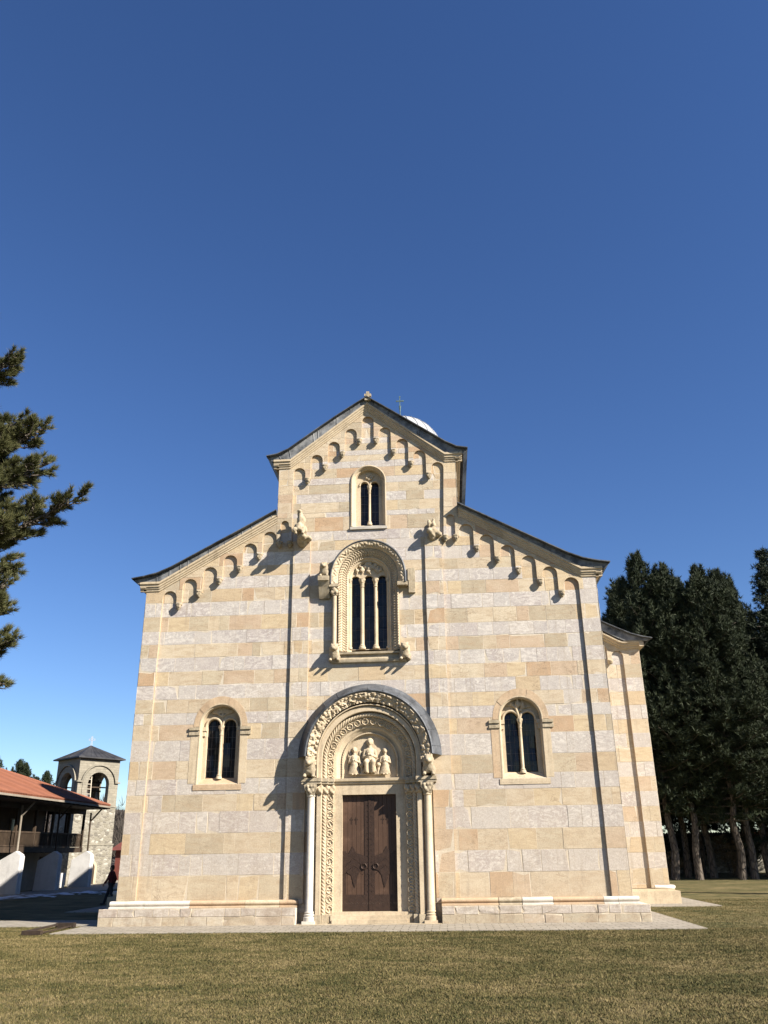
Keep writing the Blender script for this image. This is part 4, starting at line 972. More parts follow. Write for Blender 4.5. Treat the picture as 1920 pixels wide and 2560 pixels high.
sheet('path', [(-25.6, -40), (-21.8, -40), (-21.6, 18), (-20.4, 28), (-20.2, 60), (-36, 60), (-36, 38.5), (-25.6, 38.5)], 0.026, M['paving'], thick=0.1)
# snow left in the shade
rs = random.Random(4); m = MB()
for k in range(60):
    u = rs.random(); cx = -23.2 + 5.2 * u + rs.gauss(0, .7); cy = 20 + 9 * u + rs.gauss(0, 1.3); R0 = rs.uniform(.08, .38); n = 12
    rim = [(cx + R0 * (1.4 if True else 1) * rs.uniform(.55, 1.2) * cos(2 * pi * i / n), cy + R0 * rs.uniform(.55, 1.2) * sin(2 * pi * i / n), 0.03) for i in range(n)]
    m.add(rim + [(cx, cy, 0.03 + 0.09 * R0 + .02)], [(i, (i + 1) % n, n) for i in range(n)])
tag(m.build('snow', M['snow'], None, True), kind='stuff')
# mown grass blades on the part of the lawn close enough to show them
rg = np.random.default_rng(3); N = 430000
u = rg.random(N); y = -18.2 + 15.6 * u ** 0.9; x = rg.uniform(-1, 1, N) * (1.6 + (y + 30) * 0.44) + 2.69 - (y + 30) * 0.068
keep = (y < -2.95 + 0.14 * rg.random(N) ** 3 + 0.03 * np.sin(x * 3.1) + 0.02 * np.sin(x * 7.7)) | (x < -9.45) | (x > 10.0); 
N2 = 60000; x2 = rg.uniform(9.9, 24, N2); y2 = rg.uniform(-3, 12, N2); k2 = ~((x2 < 13.35) & (y2 > 6.95))
x3 = rg.uniform(-20, -9.4, 30000); y3 = rg.uniform(-3.2, 0.0, 30000)
x = np.concatenate([x[keep], x2[k2], x3]); y = np.concatenate([y[keep], y2[k2], y3]); n = len(x)
hh = rg.uniform(.013, .034, n) * np.where(rg.random(n) < .04, 1.7, 1); a = rg.uniform(0, 2 * pi, n); w = rg.uniform(.004, .009, n) * (1 + .02 * (y + 26)); le = rg.uniform(.2, 1.1, n) * hh; b = rg.uniform(0, 2 * pi, n)
V = np.zeros((n, 3, 3), np.float32)
V[:, 0] = np.stack([x - w * np.cos(a), y - w * np.sin(a), np.zeros(n)], 1); V[:, 1] = np.stack([x + w * np.cos(a), y + w * np.sin(a), np.zeros(n)], 1)
V[:, 2] = np.stack([x + le * np.cos(b), y + le * np.sin(b), hh], 1)
def tri_mesh(name, V):
    n = len(V); me = bpy.data.meshes.new(name); me.vertices.add(n * 3); me.vertices.foreach_set('co', V.astype(np.float32).ravel())
    me.loops.add(n * 3); me.loops.foreach_set('vertex_index', np.arange(n * 3, dtype=np.int32))
    me.polygons.add(n); me.polygons.foreach_set('loop_start', np.arange(0, n * 3, 3, dtype=np.int32)); me.polygons.foreach_set('loop_total', np.full(n, 3, np.int32))
    me.update(); me.validate(); return me
tag(link_mesh('grass', tri_mesh('grass', V), M['blade']), kind='stuff')

# low rusty frame on the grass beside the paving
bf = tag(empty('steel_frame', (-9.9, -1.9, 0)), 'low rusty steel frame lying on the grass at the paving corner', 'frame')
MB().box(-0.22, 0.36, -1.35, -1.16, 0.02, 0.13).box(-0.30, 0.30, 1.14, 1.36, 0.02, 0.16).build('end_block', M['rust'], bf)
MB().bar((-0.16, -1.2, 0.10), (-0.24, 1.2, 0.12), 0.05, 0.06).bar((0.30, -1.2, 0.06), (0.22, 1.2, 0.07), 0.03, 0.04).build('rail', M['rust'], bf)

# ================================================================== RESIDENCE with veranda
R_ = tag(empty('monastery_residence', (-28, 20, 0)), 'long two-storey monastery residence with terracotta roof, dark wooden veranda and white buttresses', 'building')
def rb(name, mb, mat, smooth=False, par=None):
    o = mb.build(name, M[mat], par or R_, smooth)
    if (par or R_) is R_: o.location = (28, -20, 0)
    return o
RX, ZE, YE, Y0 = -23.35, 5.6, 36.2, -6.0
RIDX, RIDZ, SL = -31.2, 8.55, 0.376
# hipped roof
th = 0.14; ry = YE - (RX - RIDX)
top = [(RX, Y0, ZE), (RX, YE, ZE), (RIDX, ry, RIDZ), (RIDX, Y0, RIDZ), (-39.05, YE, ZE), (-39.05, Y0, ZE)]
m = MB(); fs = [(0, 1, 2, 3), (1, 4, 2), (4, 5, 3, 2)]
m.add([(x, y_, z + th) for x, y_, z in top] + top, fs + [tuple(i + 6 for i in f[::-1]) for f in fs] + [(0, 6, 7, 1), (1, 7, 10, 4), (4, 10, 11, 5)])
roof = rb('roof', m, 'tile')
# tile rows in relief along the visible slope and the hip and ridge caps
m = MB(); k = 0; yy = Y0
while yy < YE - 0.15:
    smax = (RX - RIDX) if yy < ry else (YE - yy)
    p = [(RX + 0.05 - s, yy, ZE + th + 0.015 + max(0, s - .05) * SL) for s in (0, smax)]
    m.tube(p, 0.052, 5); yy += 0.21
rb('tile_ridge', m, 'tile', True)
m = MB(); m.tube([(RX + .02, YE + .02, ZE + th), (RIDX, ry, RIDZ + th + .02)], 0.11, 7); m.tube([(RIDX, Y0, RIDZ + th + .03), (RIDX, ry, RIDZ + th + .03)], 0.12, 7); rb('ridge_tile', m, 'tile', True)
m = MB().box(RX - 0.02, RX + 0.07, Y0, YE + 0.05, ZE - 0.05, ZE + 0.07).box(-39, RX, YE - 0.02, YE + 0.07, ZE - 0.05, ZE + 0.07); rb('gutter', m, 'oldplaster')
m = MB(); m.box(-38.6, RX - 0.1, Y0, YE - 0.1, ZE - 0.16, ZE - 0.10)
for i in range(54): m.box(-38.6, RX - 0.04, Y0 + .8 * i, Y0 + .8 * i + .1, ZE - 0.12, ZE - 0.02)
rb('eave_boarding', m, 'timber')
# roof dormer with a tiled cap
m = MB().box(-30.2, -28.9, 27.1, 27.9, 7.0, 8.05); ch = rb('chimney', m, 'oldplaster')
m = MB()
for k in range(2):
    z = 8.05 + .16 * k; e = .28 - .1 * k
    m.add([(-30.2 - e, 27.1 - e, z), (-28.9 + e, 27.1 - e, z), (-28.9 + e, 27.9 + e, z), (-30.2 - e, 27.9 + e, z), (-29.9, 27.5, z + .4), (-29.2, 27.5, z + .4)], [(0, 1, 5, 4), (1, 2, 5), (2, 3, 4, 5), (3, 0, 4), (3, 2, 1, 0)])
c2 = m.build('chimney_cap', M['tile'], ch)
m = MB().box(-28.895, -28.88, 27.3, 27.7, 7.55, 7.95); m.build('vent', M['timber'], ch)
# storeys
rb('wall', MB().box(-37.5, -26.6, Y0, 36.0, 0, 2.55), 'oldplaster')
rb('wall', MB().box(-37.5, -28.2, Y0, 36.0, 2.55, ZE - .16), 'timber')
m = MB().box(-28.2, -25.2, Y0, 36.2, 2.55, 2.68).box(-25.32, -25.15, Y0, 36.3, 2.42, 2.75)
for i in range(43): m.box(-26.6, -25.2, Y0 + i, Y0 + i + .14, 2.40, 2.56)
rb('veranda_floor', m, 'timber')
m = MB().box(-25.32, -25.18, Y0, 36.3, ZE - .5, ZE - .14)
for i in range(11): m.box(-25.34, -25.18, 36.1 - 2.65 * i, 36.26 - 2.65 * i, 2.7, ZE - .2)
m.box(-28.2, -28.05, 36.1, 36.25, 2.7, ZE - .2).box(-26.7, -26.55, 36.1, 36.25, 2.7, ZE - .2).box(-28.2, -25.2, 36.1, 36.25, ZE - .45, ZE - .2)
rb('veranda_post', m, 'timber')
m = MB().box(-25.29, -25.2, Y0, 36.2, 3.62, 3.72).box(-25.28, -25.2, Y0, 36.2, 2.78, 2.86); yy = Y0
while yy < 36: m.box(-25.26, -25.22, yy, yy + .05, 2.84, 3.64); yy += .15
m.box(-28.1, -25.2, 36.15, 36.22, 3.62, 3.72); xx = -28.0
while xx < -25.3: m.box(xx, xx + .05, 36.16, 36.2, 2.8, 3.64); xx += .15
rb('balustrade', m, 'timber')
for yy in (8.0, 12.5, 17, 21.5, 26, 30.5):
    wn_ = rb('window', MB().box(-28.2, -28.14, yy, yy + 1.1, 3.4, 4.7), 'oldplaster'); MB().box(-28.14, -28.12, yy + .08, yy + .52, 3.48, 4.62).box(-28.14, -28.12, yy + .58, yy + 1.02, 3.48, 4.62).build('pane', M['glass'], wn_)
for yy in (21.6, 27.5, 32.4):
    d_ = rb('doorway', MB().box(-26.6, -26.55, yy, yy + 1.7, 0.0, 2.15), 'timber')
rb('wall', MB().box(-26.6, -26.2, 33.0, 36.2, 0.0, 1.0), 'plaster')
# buttresses of whitewashed masonry, posts and braces
for yb in (19.2, 24.6, 30.1, 35.6):
    prof = [(-25.62, 0.0), (-24.05, 0.0), (-24.05, 2.28), (-24.42, 2.5), (-25.52, 1.9)]
    m = MB(); m.prism(prof, [], yb - 0.24, yb + 0.24)
    m.box(-24.06, -23.98, yb + .02, yb + .2, 0, 2.2)
    b = rb('buttress', m, 'plaster')
    bv = b.modifiers.new('b', 'BEVEL'); bv.width = 0.03; bv.segments = 2; bv.limit_method = 'ANGLE'
    m = MB().tube([(-24.45, yb, 2.42), (-24.5, yb, 5.2)], 0.065, 8).bar((-24.5, yb, 4.55), (-23.6, yb, 5.55), 0.09); rb('post', m, 'oldplaster' if yb < 30 else 'timber')

# ================================================================== BELL TOWER
T0 = Vector((-27.75, 40.0, 0)); ta = radians(52)
T = tag(empty('bell_tower', T0, 0), 'square stone bell tower with open arches and dark pyramid roof behind the residence', 'bell tower')
E1 = Vector((cos(ta), sin(ta), 0)); N1 = Vector((sin(ta), -cos(ta), 0)); TS = 3.72
def tl(a, b, z): return tuple(E1 * a - N1 * b + Vector((0, 0, z)))     # a along the lit face, b into the tower
def tbox(mb, a0, a1, b0, b1, z0, z1):
    v = [tl(a0, b0, z0), tl(a1, b0, z0), tl(a1, b1, z0), tl(a0, b1, z0), tl(a0, b0, z1), tl(a1, b0, z1), tl(a1, b1, z1), tl(a0, b1, z1)]
    return mb.add(v, [(0, 3, 2, 1), (4, 5, 6, 7), (0, 1, 5, 4), (1, 2, 6, 5), (2, 3, 7, 6), (3, 0, 4, 7)])
m = MB(); tbox(m, -.06, TS + .06, -.06, TS + .06, 0, 3.0); tbox(m, 0, TS, 0, TS, 3.0, 5.95); m.build('shaft', M['rubble'], T)
m = MB(); tbox(m, -.10, TS + .10, -.10, TS + .10, 2.95, 3.07); tbox(m, -.07, TS + .07, -.07, TS + .07, 5.92, 6.02); m.build('string_course', M['tower'], T)
# belfry faces
def face_map(k):
    def f(x, y, z):
        return [tl(x, y, z), tl(TS - y, x, z), tl(TS - x, TS - y, z), tl(y, TS - x, z)][k]
    return f
for k in range(4):
    mp = face_map(k); C = TS / 2; e = 0.0 if k % 2 == 0 else 0.42
    m = MB(); m.prism([(e, 6.0), (TS - e, 6.0), (TS - e, 9.8), (e, 9.8)], [arch_pts(C, 7.7, 6.05, 0.97, 18)], 0.0, 0.42, mp)
    m.build('belfry_wall', M['tower'], T)
    m = MB(); o1 = arch_pts(C, 7.7, 6.05, 1.45, 24); i1 = arch_pts(C, 7.7, 6.05, 0.98, 24)[::-1]
    m.prism(o1 + i1, [], -0.05, 0.01, mp); m.build('archivolt', M['smooth'] if False else M['tower'], T)
    m = MB(); pth = [(C + 1.62 * cos(t), 7.7 + 1.62 * sin(t)) for t in [radians(8 + 164 * q / 24) for q in range(25)]]
    pin = [(C + 1.52 * cos(t), 7.7 + 1.52 * sin(t)) for t in [radians(172 - 164 * q / 24) for q in range(25)]]
    m.prism(pth + pin, [], -0.16, 0.01, mp)
    for sx in (0, 1):
        a, b = (-.1, C - 1.50) if sx == 0 else (C + 1.50, TS + .1)
        m.prism([(a, 7.84), (b, 7.84), (b, 7.96), (a, 7.96)], [], -0.15, 0.01, mp)
    m.build('hood_moulding', M['tower'], T)
m = MB(); e = .33; zz = 9.86
base = [tl(-e, -e, zz), tl(TS + e, -e, zz), tl(TS + e, TS + e, zz), tl(-e, TS + e, zz)]; ap = tl(TS / 2, TS / 2, 11.05)
m.add(base + [tl(-e, -e, zz - .1), tl(TS + e, -e, zz - .1), tl(TS + e, TS + e, zz - .1), tl(-e, TS + e, zz - .1), ap], [(0, 1, 8), (1, 2, 8), (2, 3, 8), (3, 0, 8), (4, 7, 6, 5), (0, 4, 5, 1), (1, 5, 6, 2), (2, 6, 7, 3), (3, 7, 4, 0)])
for a, b in ((0, 1), (3, 0)):
    for q in range(1, 8):
        p = Vector(base[a]).lerp(Vector(base[b]), q / 8); t = 1 - abs(q / 4 - 1); tgt = Vector(base[a]).lerp(Vector(base[b]), .5).lerp(Vector(ap), 1)
        m.tube([p + Vector((0, 0, .01)), p.lerp(Vector(ap) + (p - Vector(base[a]).lerp(Vector(base[b]), .5)) * 0.0, min(.98, .35 + .62 * t)) + Vector((0, 0, .01))], 0.022, 5)
m.build('roof', M['slate'], T)
m = MB(); c = Vector(ap)
for dx in (-.05, .05): m.bar(c + Vector((dx, 0, -.05)), c + Vector((dx, 0, .75)), .025)
for dz in (.42, .56): m.bar(c + Vector((-.25, 0, dz)), c + Vector((.25, 0, dz)), .025)
for dx in (-.25, .25): m.bar(c + Vector((dx, 0, .42)), c + Vector((dx, 0, .56)), .025)
m.bar(c + Vector((-.05, 0, .75)), c + Vector((.05, 0, .75)), .025)
m.build('cross', M['marble'], T)
# timber bell frame and doorway, lamp
m = MB()
for a in (.9, 2.8):
    m.bar(tl(a, .7, 6.0), tl(a, 3.0, 6.0), .14)
    for b in (1.2, 2.5): m.bar(tl(a, b, 6.0), tl(a + .1, 1.86, 8.2), .12)
for z in (7.3, 8.0): m.bar(tl(.5, 1.86, z), tl(3.2, 1.86, z), .13)
for b in (1.0, 2.7): m.bar(tl(.4, b, 7.55), tl(3.3, b, 7.55), .10)
m.build('bell_frame', M['timber'], T)
m = MB(); m.prism(arch_pts(1.9, 1.25, 0.05, 0.42, 12), [], -0.075, 0.0, lambda x, y_, z: tl(x, y_, z)); m.build('doorway', M['timber'], T)
m = MB(); m.prism(arch_pts(1.9, 1.25, 0.05, 0.62, 12) + arch_pts(1.9, 1.25, 0.05, 0.42, 12)[::-1], [], -0.09, 0.0, lambda x, y_, z: tl(x, y_, z)); m.build('door_surround', M['smooth'], T)
bell = tag(empty('bell', T0 + Vector(tl(1.9, 1.86, 7.1))), 'dark bell hanging in the timber frame of the tower', 'bell')
m = MB(); m.lathe([(.06, .12), (.10, .1), (.17, 0), (.2, -.2), (.24, -.38), (.34, -.52), (.33, -.54), (.2, -.4)], (0, 0), 20); m.build('bell_body', M['iron'], bell, True)
MB().tube([(0, 0, .1), (0, 0, .25)], .03, 6).build('hanger', M['iron'], bell)
lad = tag(empty('ladder', T0 + Vector(tl(.95, .18, 6.0))), 'pale wooden ladder leaning inside the arch of the bell tower', 'ladder')
m = MB(); p0, p1 = E1 * .0, E1 * .42
for q in (p0, p1): m.bar(q, q + Vector((0, 0, 2.35)) - N1 * .15, .07)
rail = m.build('rail', M['ladder'], lad)
for k in range(6):
    t = (k + .4) / 6; m = MB(); o_ = Vector((0, 0, 2.35 * t)) - N1 * .15 * t; m.bar(p0 + o_, p1 + o_, .05); m.build('rung', M['ladder'], lad)

# red-brown outbuilding between tower and church
ob = tag(empty('outbuilding', (-24.5, 52, 0)), 'low dark red outbuilding in the shade between tower and church', 'building')
MB().box(-4, 6, 0, 8, 0, 2.7).build('wall', M['redwall'], ob)
m = MB(); m.add([(-4.5, -.5, 2.6), (6.5, -.5, 2.6), (6.5, 8.5, 2.6), (-4.5, 8.5, 2.6), (-4.5, 4, 3.7), (6.5, 4, 3.7)], [(0, 1, 5, 4), (2, 3, 4, 5), (0, 4, 3), (1, 2, 5), (3, 2, 1, 0)]); m.build('roof', M['redwall'], ob)
MB().box(1.6, 2.7, -.03, 0, 0, 2.1).build('door', M['timber'], ob)

# ================================================================== PERSON walking behind the corner
pe = tag(empty('person', (-13.55, 12.5, 0), radians(0)), 'person in a dark maroon jacket and black trousers walking past the shaded church corner', 'person')
# local: walking towards -x
legs = dict(hipL=(0, .09, .92), hipR=(0, -.09, .92), knL=(-.16, .09, .50), anL=(-.30, .09, .09), knR=(.10, -.09, .49), anR=(.36, -.09, .14))
body = [('e', (-.03, 0, 1.62), (.095, .078, .118)), ('e', (-.055, 0, 1.56), (.07, .06, .07)), ('c', (0, 0, 1.40), (-.015, 0, 1.54), .058, .052), ('e', (-.128, 0, 1.60), (.018, .013, .022)), ('e', (-.11, .03, 1.635), (.014, .014, .010)), ('e', (-.11, -.03, 1.635), (.014, .014, .010)), ('e', (-.115, 0, 1.545), (.012, .024, .008)),
        ('e', (-.02, .085, 1.61), (.02, .012, .03)), ('e', (-.02, -.085, 1.61), (.02, .012, .03)), ('e', (0, 0, 1.25), (.11, .17, .22)), ('e', (0, 0, 1.0), (.11, .15, .14)),
        ('c', (0, .19, 1.40), (.12, .23, 1.13), .048, .038), ('c', (.12, .23, 1.13), (.06, .24, .90), .036, .026), ('c', (0, -.19, 1.40), (-.10, -.23, 1.13), .048, .038), ('c', (-.10, -.23, 1.13), (-.24, -.22, .94), .036, .026),
        ('c', legs['hipL'], legs['knL'], .08, .055), ('c', legs['knL'], legs['anL'], .052, .036), ('c', legs['hipR'], legs['knR'], .08, .055), ('c', legs['knR'], legs['anR'], .052, .036)]
for (hx, hy, hz, dx, sy) in ((.055, .24, .86, -.02, 1), (-.27, -.22, .90, -.05, -1)):
    body.append(('e', (hx, hy, hz), (.038, .018, .05)))
    for q in range(4): body.append(('c', (hx - .028 + .019 * q, hy, hz - .035), (hx - .028 + .019 * q + dx * .6, hy - .012 * sy, hz - .035 - (.06, .07, .066, .05)[q]), .0095, .008))
    body.append(('c', (hx - .034, hy, hz + .01), (hx - .06, hy - .02 * sy, hz - .045), .011, .009))
blob('body', body, M['skin'], pe, 0.011, smooth=2)
blob('jacket', [('e', (0, 0, 1.24), (.135, .205, .27)), ('e', (0, 0, 1.0), (.135, .18, .17)), ('e', (0, 0, 1.40), (.10, .20, .08)), ('c', (0, 0, 1.42), (-.005, 0, 1.48), .082, .07), ('c', (0, .19, 1.40), (.12, .23, 1.13), .075, .065), ('c', (.12, .23, 1.13), (.065, .24, .93), .063, .052), ('c', (0, -.19, 1.40), (-.10, -.23, 1.13), .075, .065), ('c', (-.10, -.23, 1.13), (-.22, -.22, .96), .063, .052)], M['jacket'], pe, 0.02, rough=.01)
blob('trousers', [('e', (0, 0, .93), (.13, .17, .12)), ('c', legs['hipL'], legs['knL'], .105, .078), ('c', legs['knL'], (-.29, .09, .12), .075, .062), ('c', legs['hipR'], legs['knR'], .105, .078), ('c', legs['knR'], (.34, -.09, .17), .075, .062)], M['trousers'], pe, 0.02, rough=.008)
for nm, (x, y_, z), tl_ in (('shoe', (-.30, .09, .05), 0), ('shoe', (.36, -.09, .09), 1)):
    blob(nm, [('e', (x - .06, y_, z - .005), (.14, .05, .045)), ('e', (x, y_, z + .03), (.06, .045, .06))], M['trousers'], pe, 0.014)
blob('hair', [('e', (.0, 0, 1.655), (.10, .088, .10)), ('e', (.04, 0, 1.60), (.06, .078, .085))], M['hair'], pe, 0.014, rough=.008)

# ================================================================== TREES
def leaf_tris(C, rng, per, ln, wd, up=0.5, spread=1.0, aim=None):
    """C (n,3) clump centres -> needle-spray triangles radiating from every centre"""
    n = len(C) * per; c = np.repeat(C, per, 0)
    d = rng.normal(0, 1, (n, 3)) * spread; d[:, 2] += up
    if aim is not None: d += np.repeat(aim, per, 0)
    d /= np.linalg.norm(d, axis=1)[:, None]
    l = rng.uniform(.55, 1.0, n)[:, None] * ln
    s = np.cross(d, rng.normal(0, 1, (n, 3))); s /= np.linalg.norm(s, axis=1)[:, None]
    V = np.zeros((n, 3, 3)); b = c + d * l * 0.08; V[:, 0] = b - s * wd; V[:, 1] = b + s * wd; V[:, 2] = c + d * l
    return V
def far_pine(name, label, cat, H, crown0, Rmax, seed, mat='needle', style='pine', loc=(0, 0, 0), lean=0.0, dens=1.0, group=None):
    rng = np.random.default_rng(seed); rr = random.Random(seed)
    t = tag(empty(name, loc), label, cat, group)
    n = 12; wob = [rr.gauss(0, .12) for _ in range(n + 1)]; wob2 = [rr.gauss(0, .12) for _ in range(n + 1)]; wob[0] = wob2[0] = 0
    axis = [Vector((lean * (k / n) + wob[k], wob2[k], H * 0.97 * k / n)) for k in range(n + 1)]
    def ax(z):
        u = min(n - 1e-4, max(0, z / (H * .97) * n)); i = int(u); return axis[i].lerp(axis[i + 1], u - i)
    r0 = 0.0085 * H + 0.03
    m = MB(); m.tube([axis[0] + Vector((0, 0, -.2))] + axis, [r0 * 1.5] + [r0 * (1.18 - .15 * min(1, k)) * (1 - .93 * k / n) + .03 for k in range(n + 1)], 10)
    cl = []; aims = []; z = crown0
    while z < H * 0.985:
        f = (z - crown0) / (H - crown0)
        if style == 'spruce': R = Rmax * (1 - f) ** 0.85 + .15
        else: R = Rmax * (min(1, .62 + 1.6 * f) if f < .25 else 1.0) * (1 - max(0, f - .25) / .75) ** 0.85 + .15
        nb = rr.randint(4, 6)
        for b in range(nb):
            a = rr.uniform(0, 2 * pi); L = R * rr.uniform(.55, 1.12); p = ax(z)
            rise = (-.25 if style == 'spruce' else (.05 + .55 * f)) + rr.gauss(0, .08)
            tip = p + Vector((L * cos(a), L * sin(a), L * rise)); mid = p.lerp(tip, .5) + Vector((0, 0, -.05 * L))
            m.tube([p, mid, tip], [max(.02, .035 * L ** .6), .028, .012], 5, False)
            if f > .3 and style != 'spruce':
                for q in range(1, 5): cl.append(tip + Vector((rr.gauss(0, .05), rr.gauss(0, .05), .2 * q))); aims.append(Vector((0, 0, 1.1)))
            k = int(L * (5.6 if style != 'spruce' else 6) * dens) + 3
            for q in range(k):
                u = 0.22 + .8 * (q + rr.random()) / k; pt = p.lerp(tip, u) + Vector((rr.gauss(0, .12 + .13 * L * u), rr.gauss(0, .12 + .13 * L * u), rr.gauss(.06, .16)))
                cl.append(pt); aims.append(Vector((cos(a), sin(a), .55 if style != 'spruce' else -.15)) * .5)
        z += rr.uniform(.34, .62) * (1 - .35 * f)
    m.build('trunk', M['bark'], t, True)
    C = np.array([tuple(c) for c in cl]); A = np.array([tuple(a) for a in aims])
    V = leaf_tris(C, rng, 22 if style != 'spruce' else 18, .50 if style != 'spruce' else .42, .030, .45 if style != 'spruce' else -.05, .75, A)
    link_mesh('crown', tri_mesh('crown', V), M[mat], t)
    return t
def dup_tree(src, loc, rz, s, label, group):
    c = src.copy(); COL.objects.link(c); c.location = loc; c.rotation_euler.z = rz; c.scale = (s, s, s); c['label'] = label
    for ch in src.children:
        d = ch.copy(); COL.objects.link(d); d.parent = c
    return c
G = 'pine trees beside the church'
pt1 = far_pine('pine_tree', 'tall pine nearest the church wing, with its bare trunk lit at the foot', 'tree', 24.2, 4.6, 4.1, 1, loc=(18.7, 36.1, 0), group=G, lean=.2)
pt2 = far_pine('pine_tree', 'pine second from the church wing with the brightest bare trunk', 'tree', 23.0, 5.0, 3.9, 2, loc=(20.25, 35.6, 0), group=G, lean=.5)
pt3 = far_pine('pine_tree', 'thick-trunked pine at the left of the close group of three trunks', 'tree', 22.5, 3.9, 4.2, 3, loc=(23.0, 34.9, 0), group=G, lean=.2)
pt4 = far_pine('pine_tree', 'slim pine in the middle of the close group of three trunks', 'tree', 22.3, 4.4, 3.8, 4, loc=(24.0, 35.4, 0), group=G, lean=.7)
pt5 = far_pine('pine_tree', 'leaning pine at the right of the close group of three trunks', 'tree', 21.8, 4.0, 3.9, 5, loc=(26.1, 38.4, 0), group=G, lean=-.6)
dup_tree(pt3, (19.2, 43.5, 0), 2.1, 1.08, 'pine behind the church wing, trunk hidden by the wing wall', G)
dup_tree(pt1, (22.6, 43.5, 0), 1.2, 1.03, 'pine behind the first two lit trunks, slim trunk in deep shade', G)
dup_tree(pt2, (28.4, 43.5, 0), 4.0, 1.05, 'dark pine between the three-trunk group and the spruce', G)
dup_tree(pt4, (26.0, 43.0, 0), 5.0, 1.06, 'pine filling the gap behind the three-trunk group', G)
dup_tree(pt5, (33.5, 48.0, 0), 0.7, 1.0, 'pine behind the spruce at the right edge', G)
dup_tree(pt1, (15.4, 47.0, 0), 3.0, 1.05, 'pine furthest left of the pines, showing only above the wing roof', G)
far_pine('spruce_tree', 'dark pointed spruce at the right edge, taller than the pines beside it', 'tree', 25.2, 2.6, 5.3, 9, 'spruce', 'spruce', (29.2, 36.5, 0), dens=1.2)
for x, y_, rz, sc, lb, src in [(22.3, 39.2, 1.0, 1.04, 'pine closing the skyline between the first two tall crowns', pt4), (17.9, 39.8, 2.0, 1.0, 'pine hugging the wing wall, its trunk hidden behind the wing', pt3), (20.9, 41.0, 2.4, .98, 'pine between the two lit trunks, its own trunk behind the dry bush', pt2), (24.6, 40.5, .3, .97, 'pine directly behind the three-trunk group', pt1), (27.6, 40.5, 1.9, .97, 'pine between the three-trunk group and the spruce, nearer than its neighbour', pt3), (17.5, 55, 1, .95, 'pine deep in the grove behind the wing, crown low', pt3), (22.0, 56, 2, .92, 'pine deep in the grove behind the dry bush', pt5), (26.0, 56, 3.3, .95, 'pine deep in the grove behind the wall coping', pt3), (30.5, 55, .4, .93, 'pine deep in the grove left of the spruce trunk', pt2), (35.0, 54, 2.6, .95, 'pine deep in the grove right of the spruce trunk', pt5)]:
    dup_tree(src, (x, y_, 0), rz, sc, lb, G)
# the grove goes on to the right of the view and shades the trunks and the wall
for x, y_, rz, sc, lb, src in [(36.5, 33, 1, 1.0, 'first pine of the grove beyond the right edge of the view', pt3), (41.0, 37, 2, 1.02, 'second pine of the grove beyond the right edge of the view', pt5), (40.5, 28, 3.3, .98, 'pine nearest the lawn beyond the right edge of the view', pt1), (46.0, 33, .4, 1.0, 'farthest pine of the grove beyond the right edge of the view', pt2), (38.0, 43, 2.6, 1.0, 'pine behind the others beyond the right edge of the view', pt4)]:
    dup_tree(src, (x, y_, 0), rz, sc, lb, G)
far_pine('shadow_tree', 'slender columnar evergreen added beyond the right edge to cast a shadow on the lawn', 'tree', 11.0, 0.5, 0.75, 55, 'spruce', 'spruce', (28.6, 10.2, 0), dens=1.6)  # unseen tree, added and shaped to throw a narrow shadow across the lawn
# dry shrubs and dark hedge behind the trunks
def shrub(label, loc, R0, H, seed, mat, name='shrub', per=12, n=260):
    rng = np.random.default_rng(seed); rr = random.Random(seed); t = tag(empty(name, loc), label, 'shrub')
    m = MB(); cl = []
    for k in range(14 if n < 800 else 40):
        a = rr.uniform(0, 2 * pi); tip = Vector((R0 * rr.uniform(.3, 1) * cos(a), R0 * rr.uniform(.3, 1) * sin(a), H * rr.uniform(.6, 1.0))); m.tube([(0.1 * cos(a), .1 * sin(a), -.05), tip * .5 + Vector((0, 0, .1)), tip], [.03, .02, .008], 5, False)
        for q in range(n // (14 if n < 800 else 40)): cl.append(tuple(tip * rr.uniform(.25, 1.05) + Vector((rr.gauss(0, .22), rr.gauss(0, .22), rr.gauss(0, .18)))))
    m.build('stem', M['bark'], t); V = leaf_tris(np.array(cl), rng, per, .26, .03, .2, 1.0); V[:, :, 2] = np.maximum(V[:, :, 2], .02)
    link_mesh('foliage', tri_mesh('foliage', V), M[mat], t)
shrub('dry straw-coloured bush between the second trunk and the three-trunk group', (24.4, 41.5, 0), 1.7, 3.0, 1, 'dry', 'dry_bush')
shrub('small dry bush beside the trunk nearest the church wing', (19.8, 41.5, 0), 0.9, 1.8, 2, 'dry', 'dry_bush', n=120)
for i, (x, y_, R0, H, lb) in enumerate([(21.5, 47.5, 2.3, 4.2, 'dark evergreen bush in the shade behind the second pine trunk'), (17.6, 46.0, 2.2, 4.6, 'dark evergreen bush close to the church wing'), (31.0, 43.5, 1.6, 2.6, 'dark low bush in front of the boundary wall')]):
    shrub(lb, (x, y_, 0), R0, H, 20 + i, 'spruce', 'evergreen_bush', 14, 420)

for i, (x, y_, R0, H, lb) in enumerate([(14.5, 50.0, 3.2, 7.5, 'broad dark evergreen thicket behind the wing, farthest left of the grove'), (19.2, 50.0, 3.2, 7.2, 'broad dark evergreen thicket behind the first pine trunk'), (23.8, 50.5, 3.0, 6.4, 'broad dark evergreen thicket behind the dry bush'), (28.4, 50.0, 2.6, 4.6, 'lower dark evergreen thicket behind the three-trunk group')]):
    shrub(lb, (x, y_, 0), R0, H, 40 + i, 'spruce', 'evergreen_bush', 16, 900)

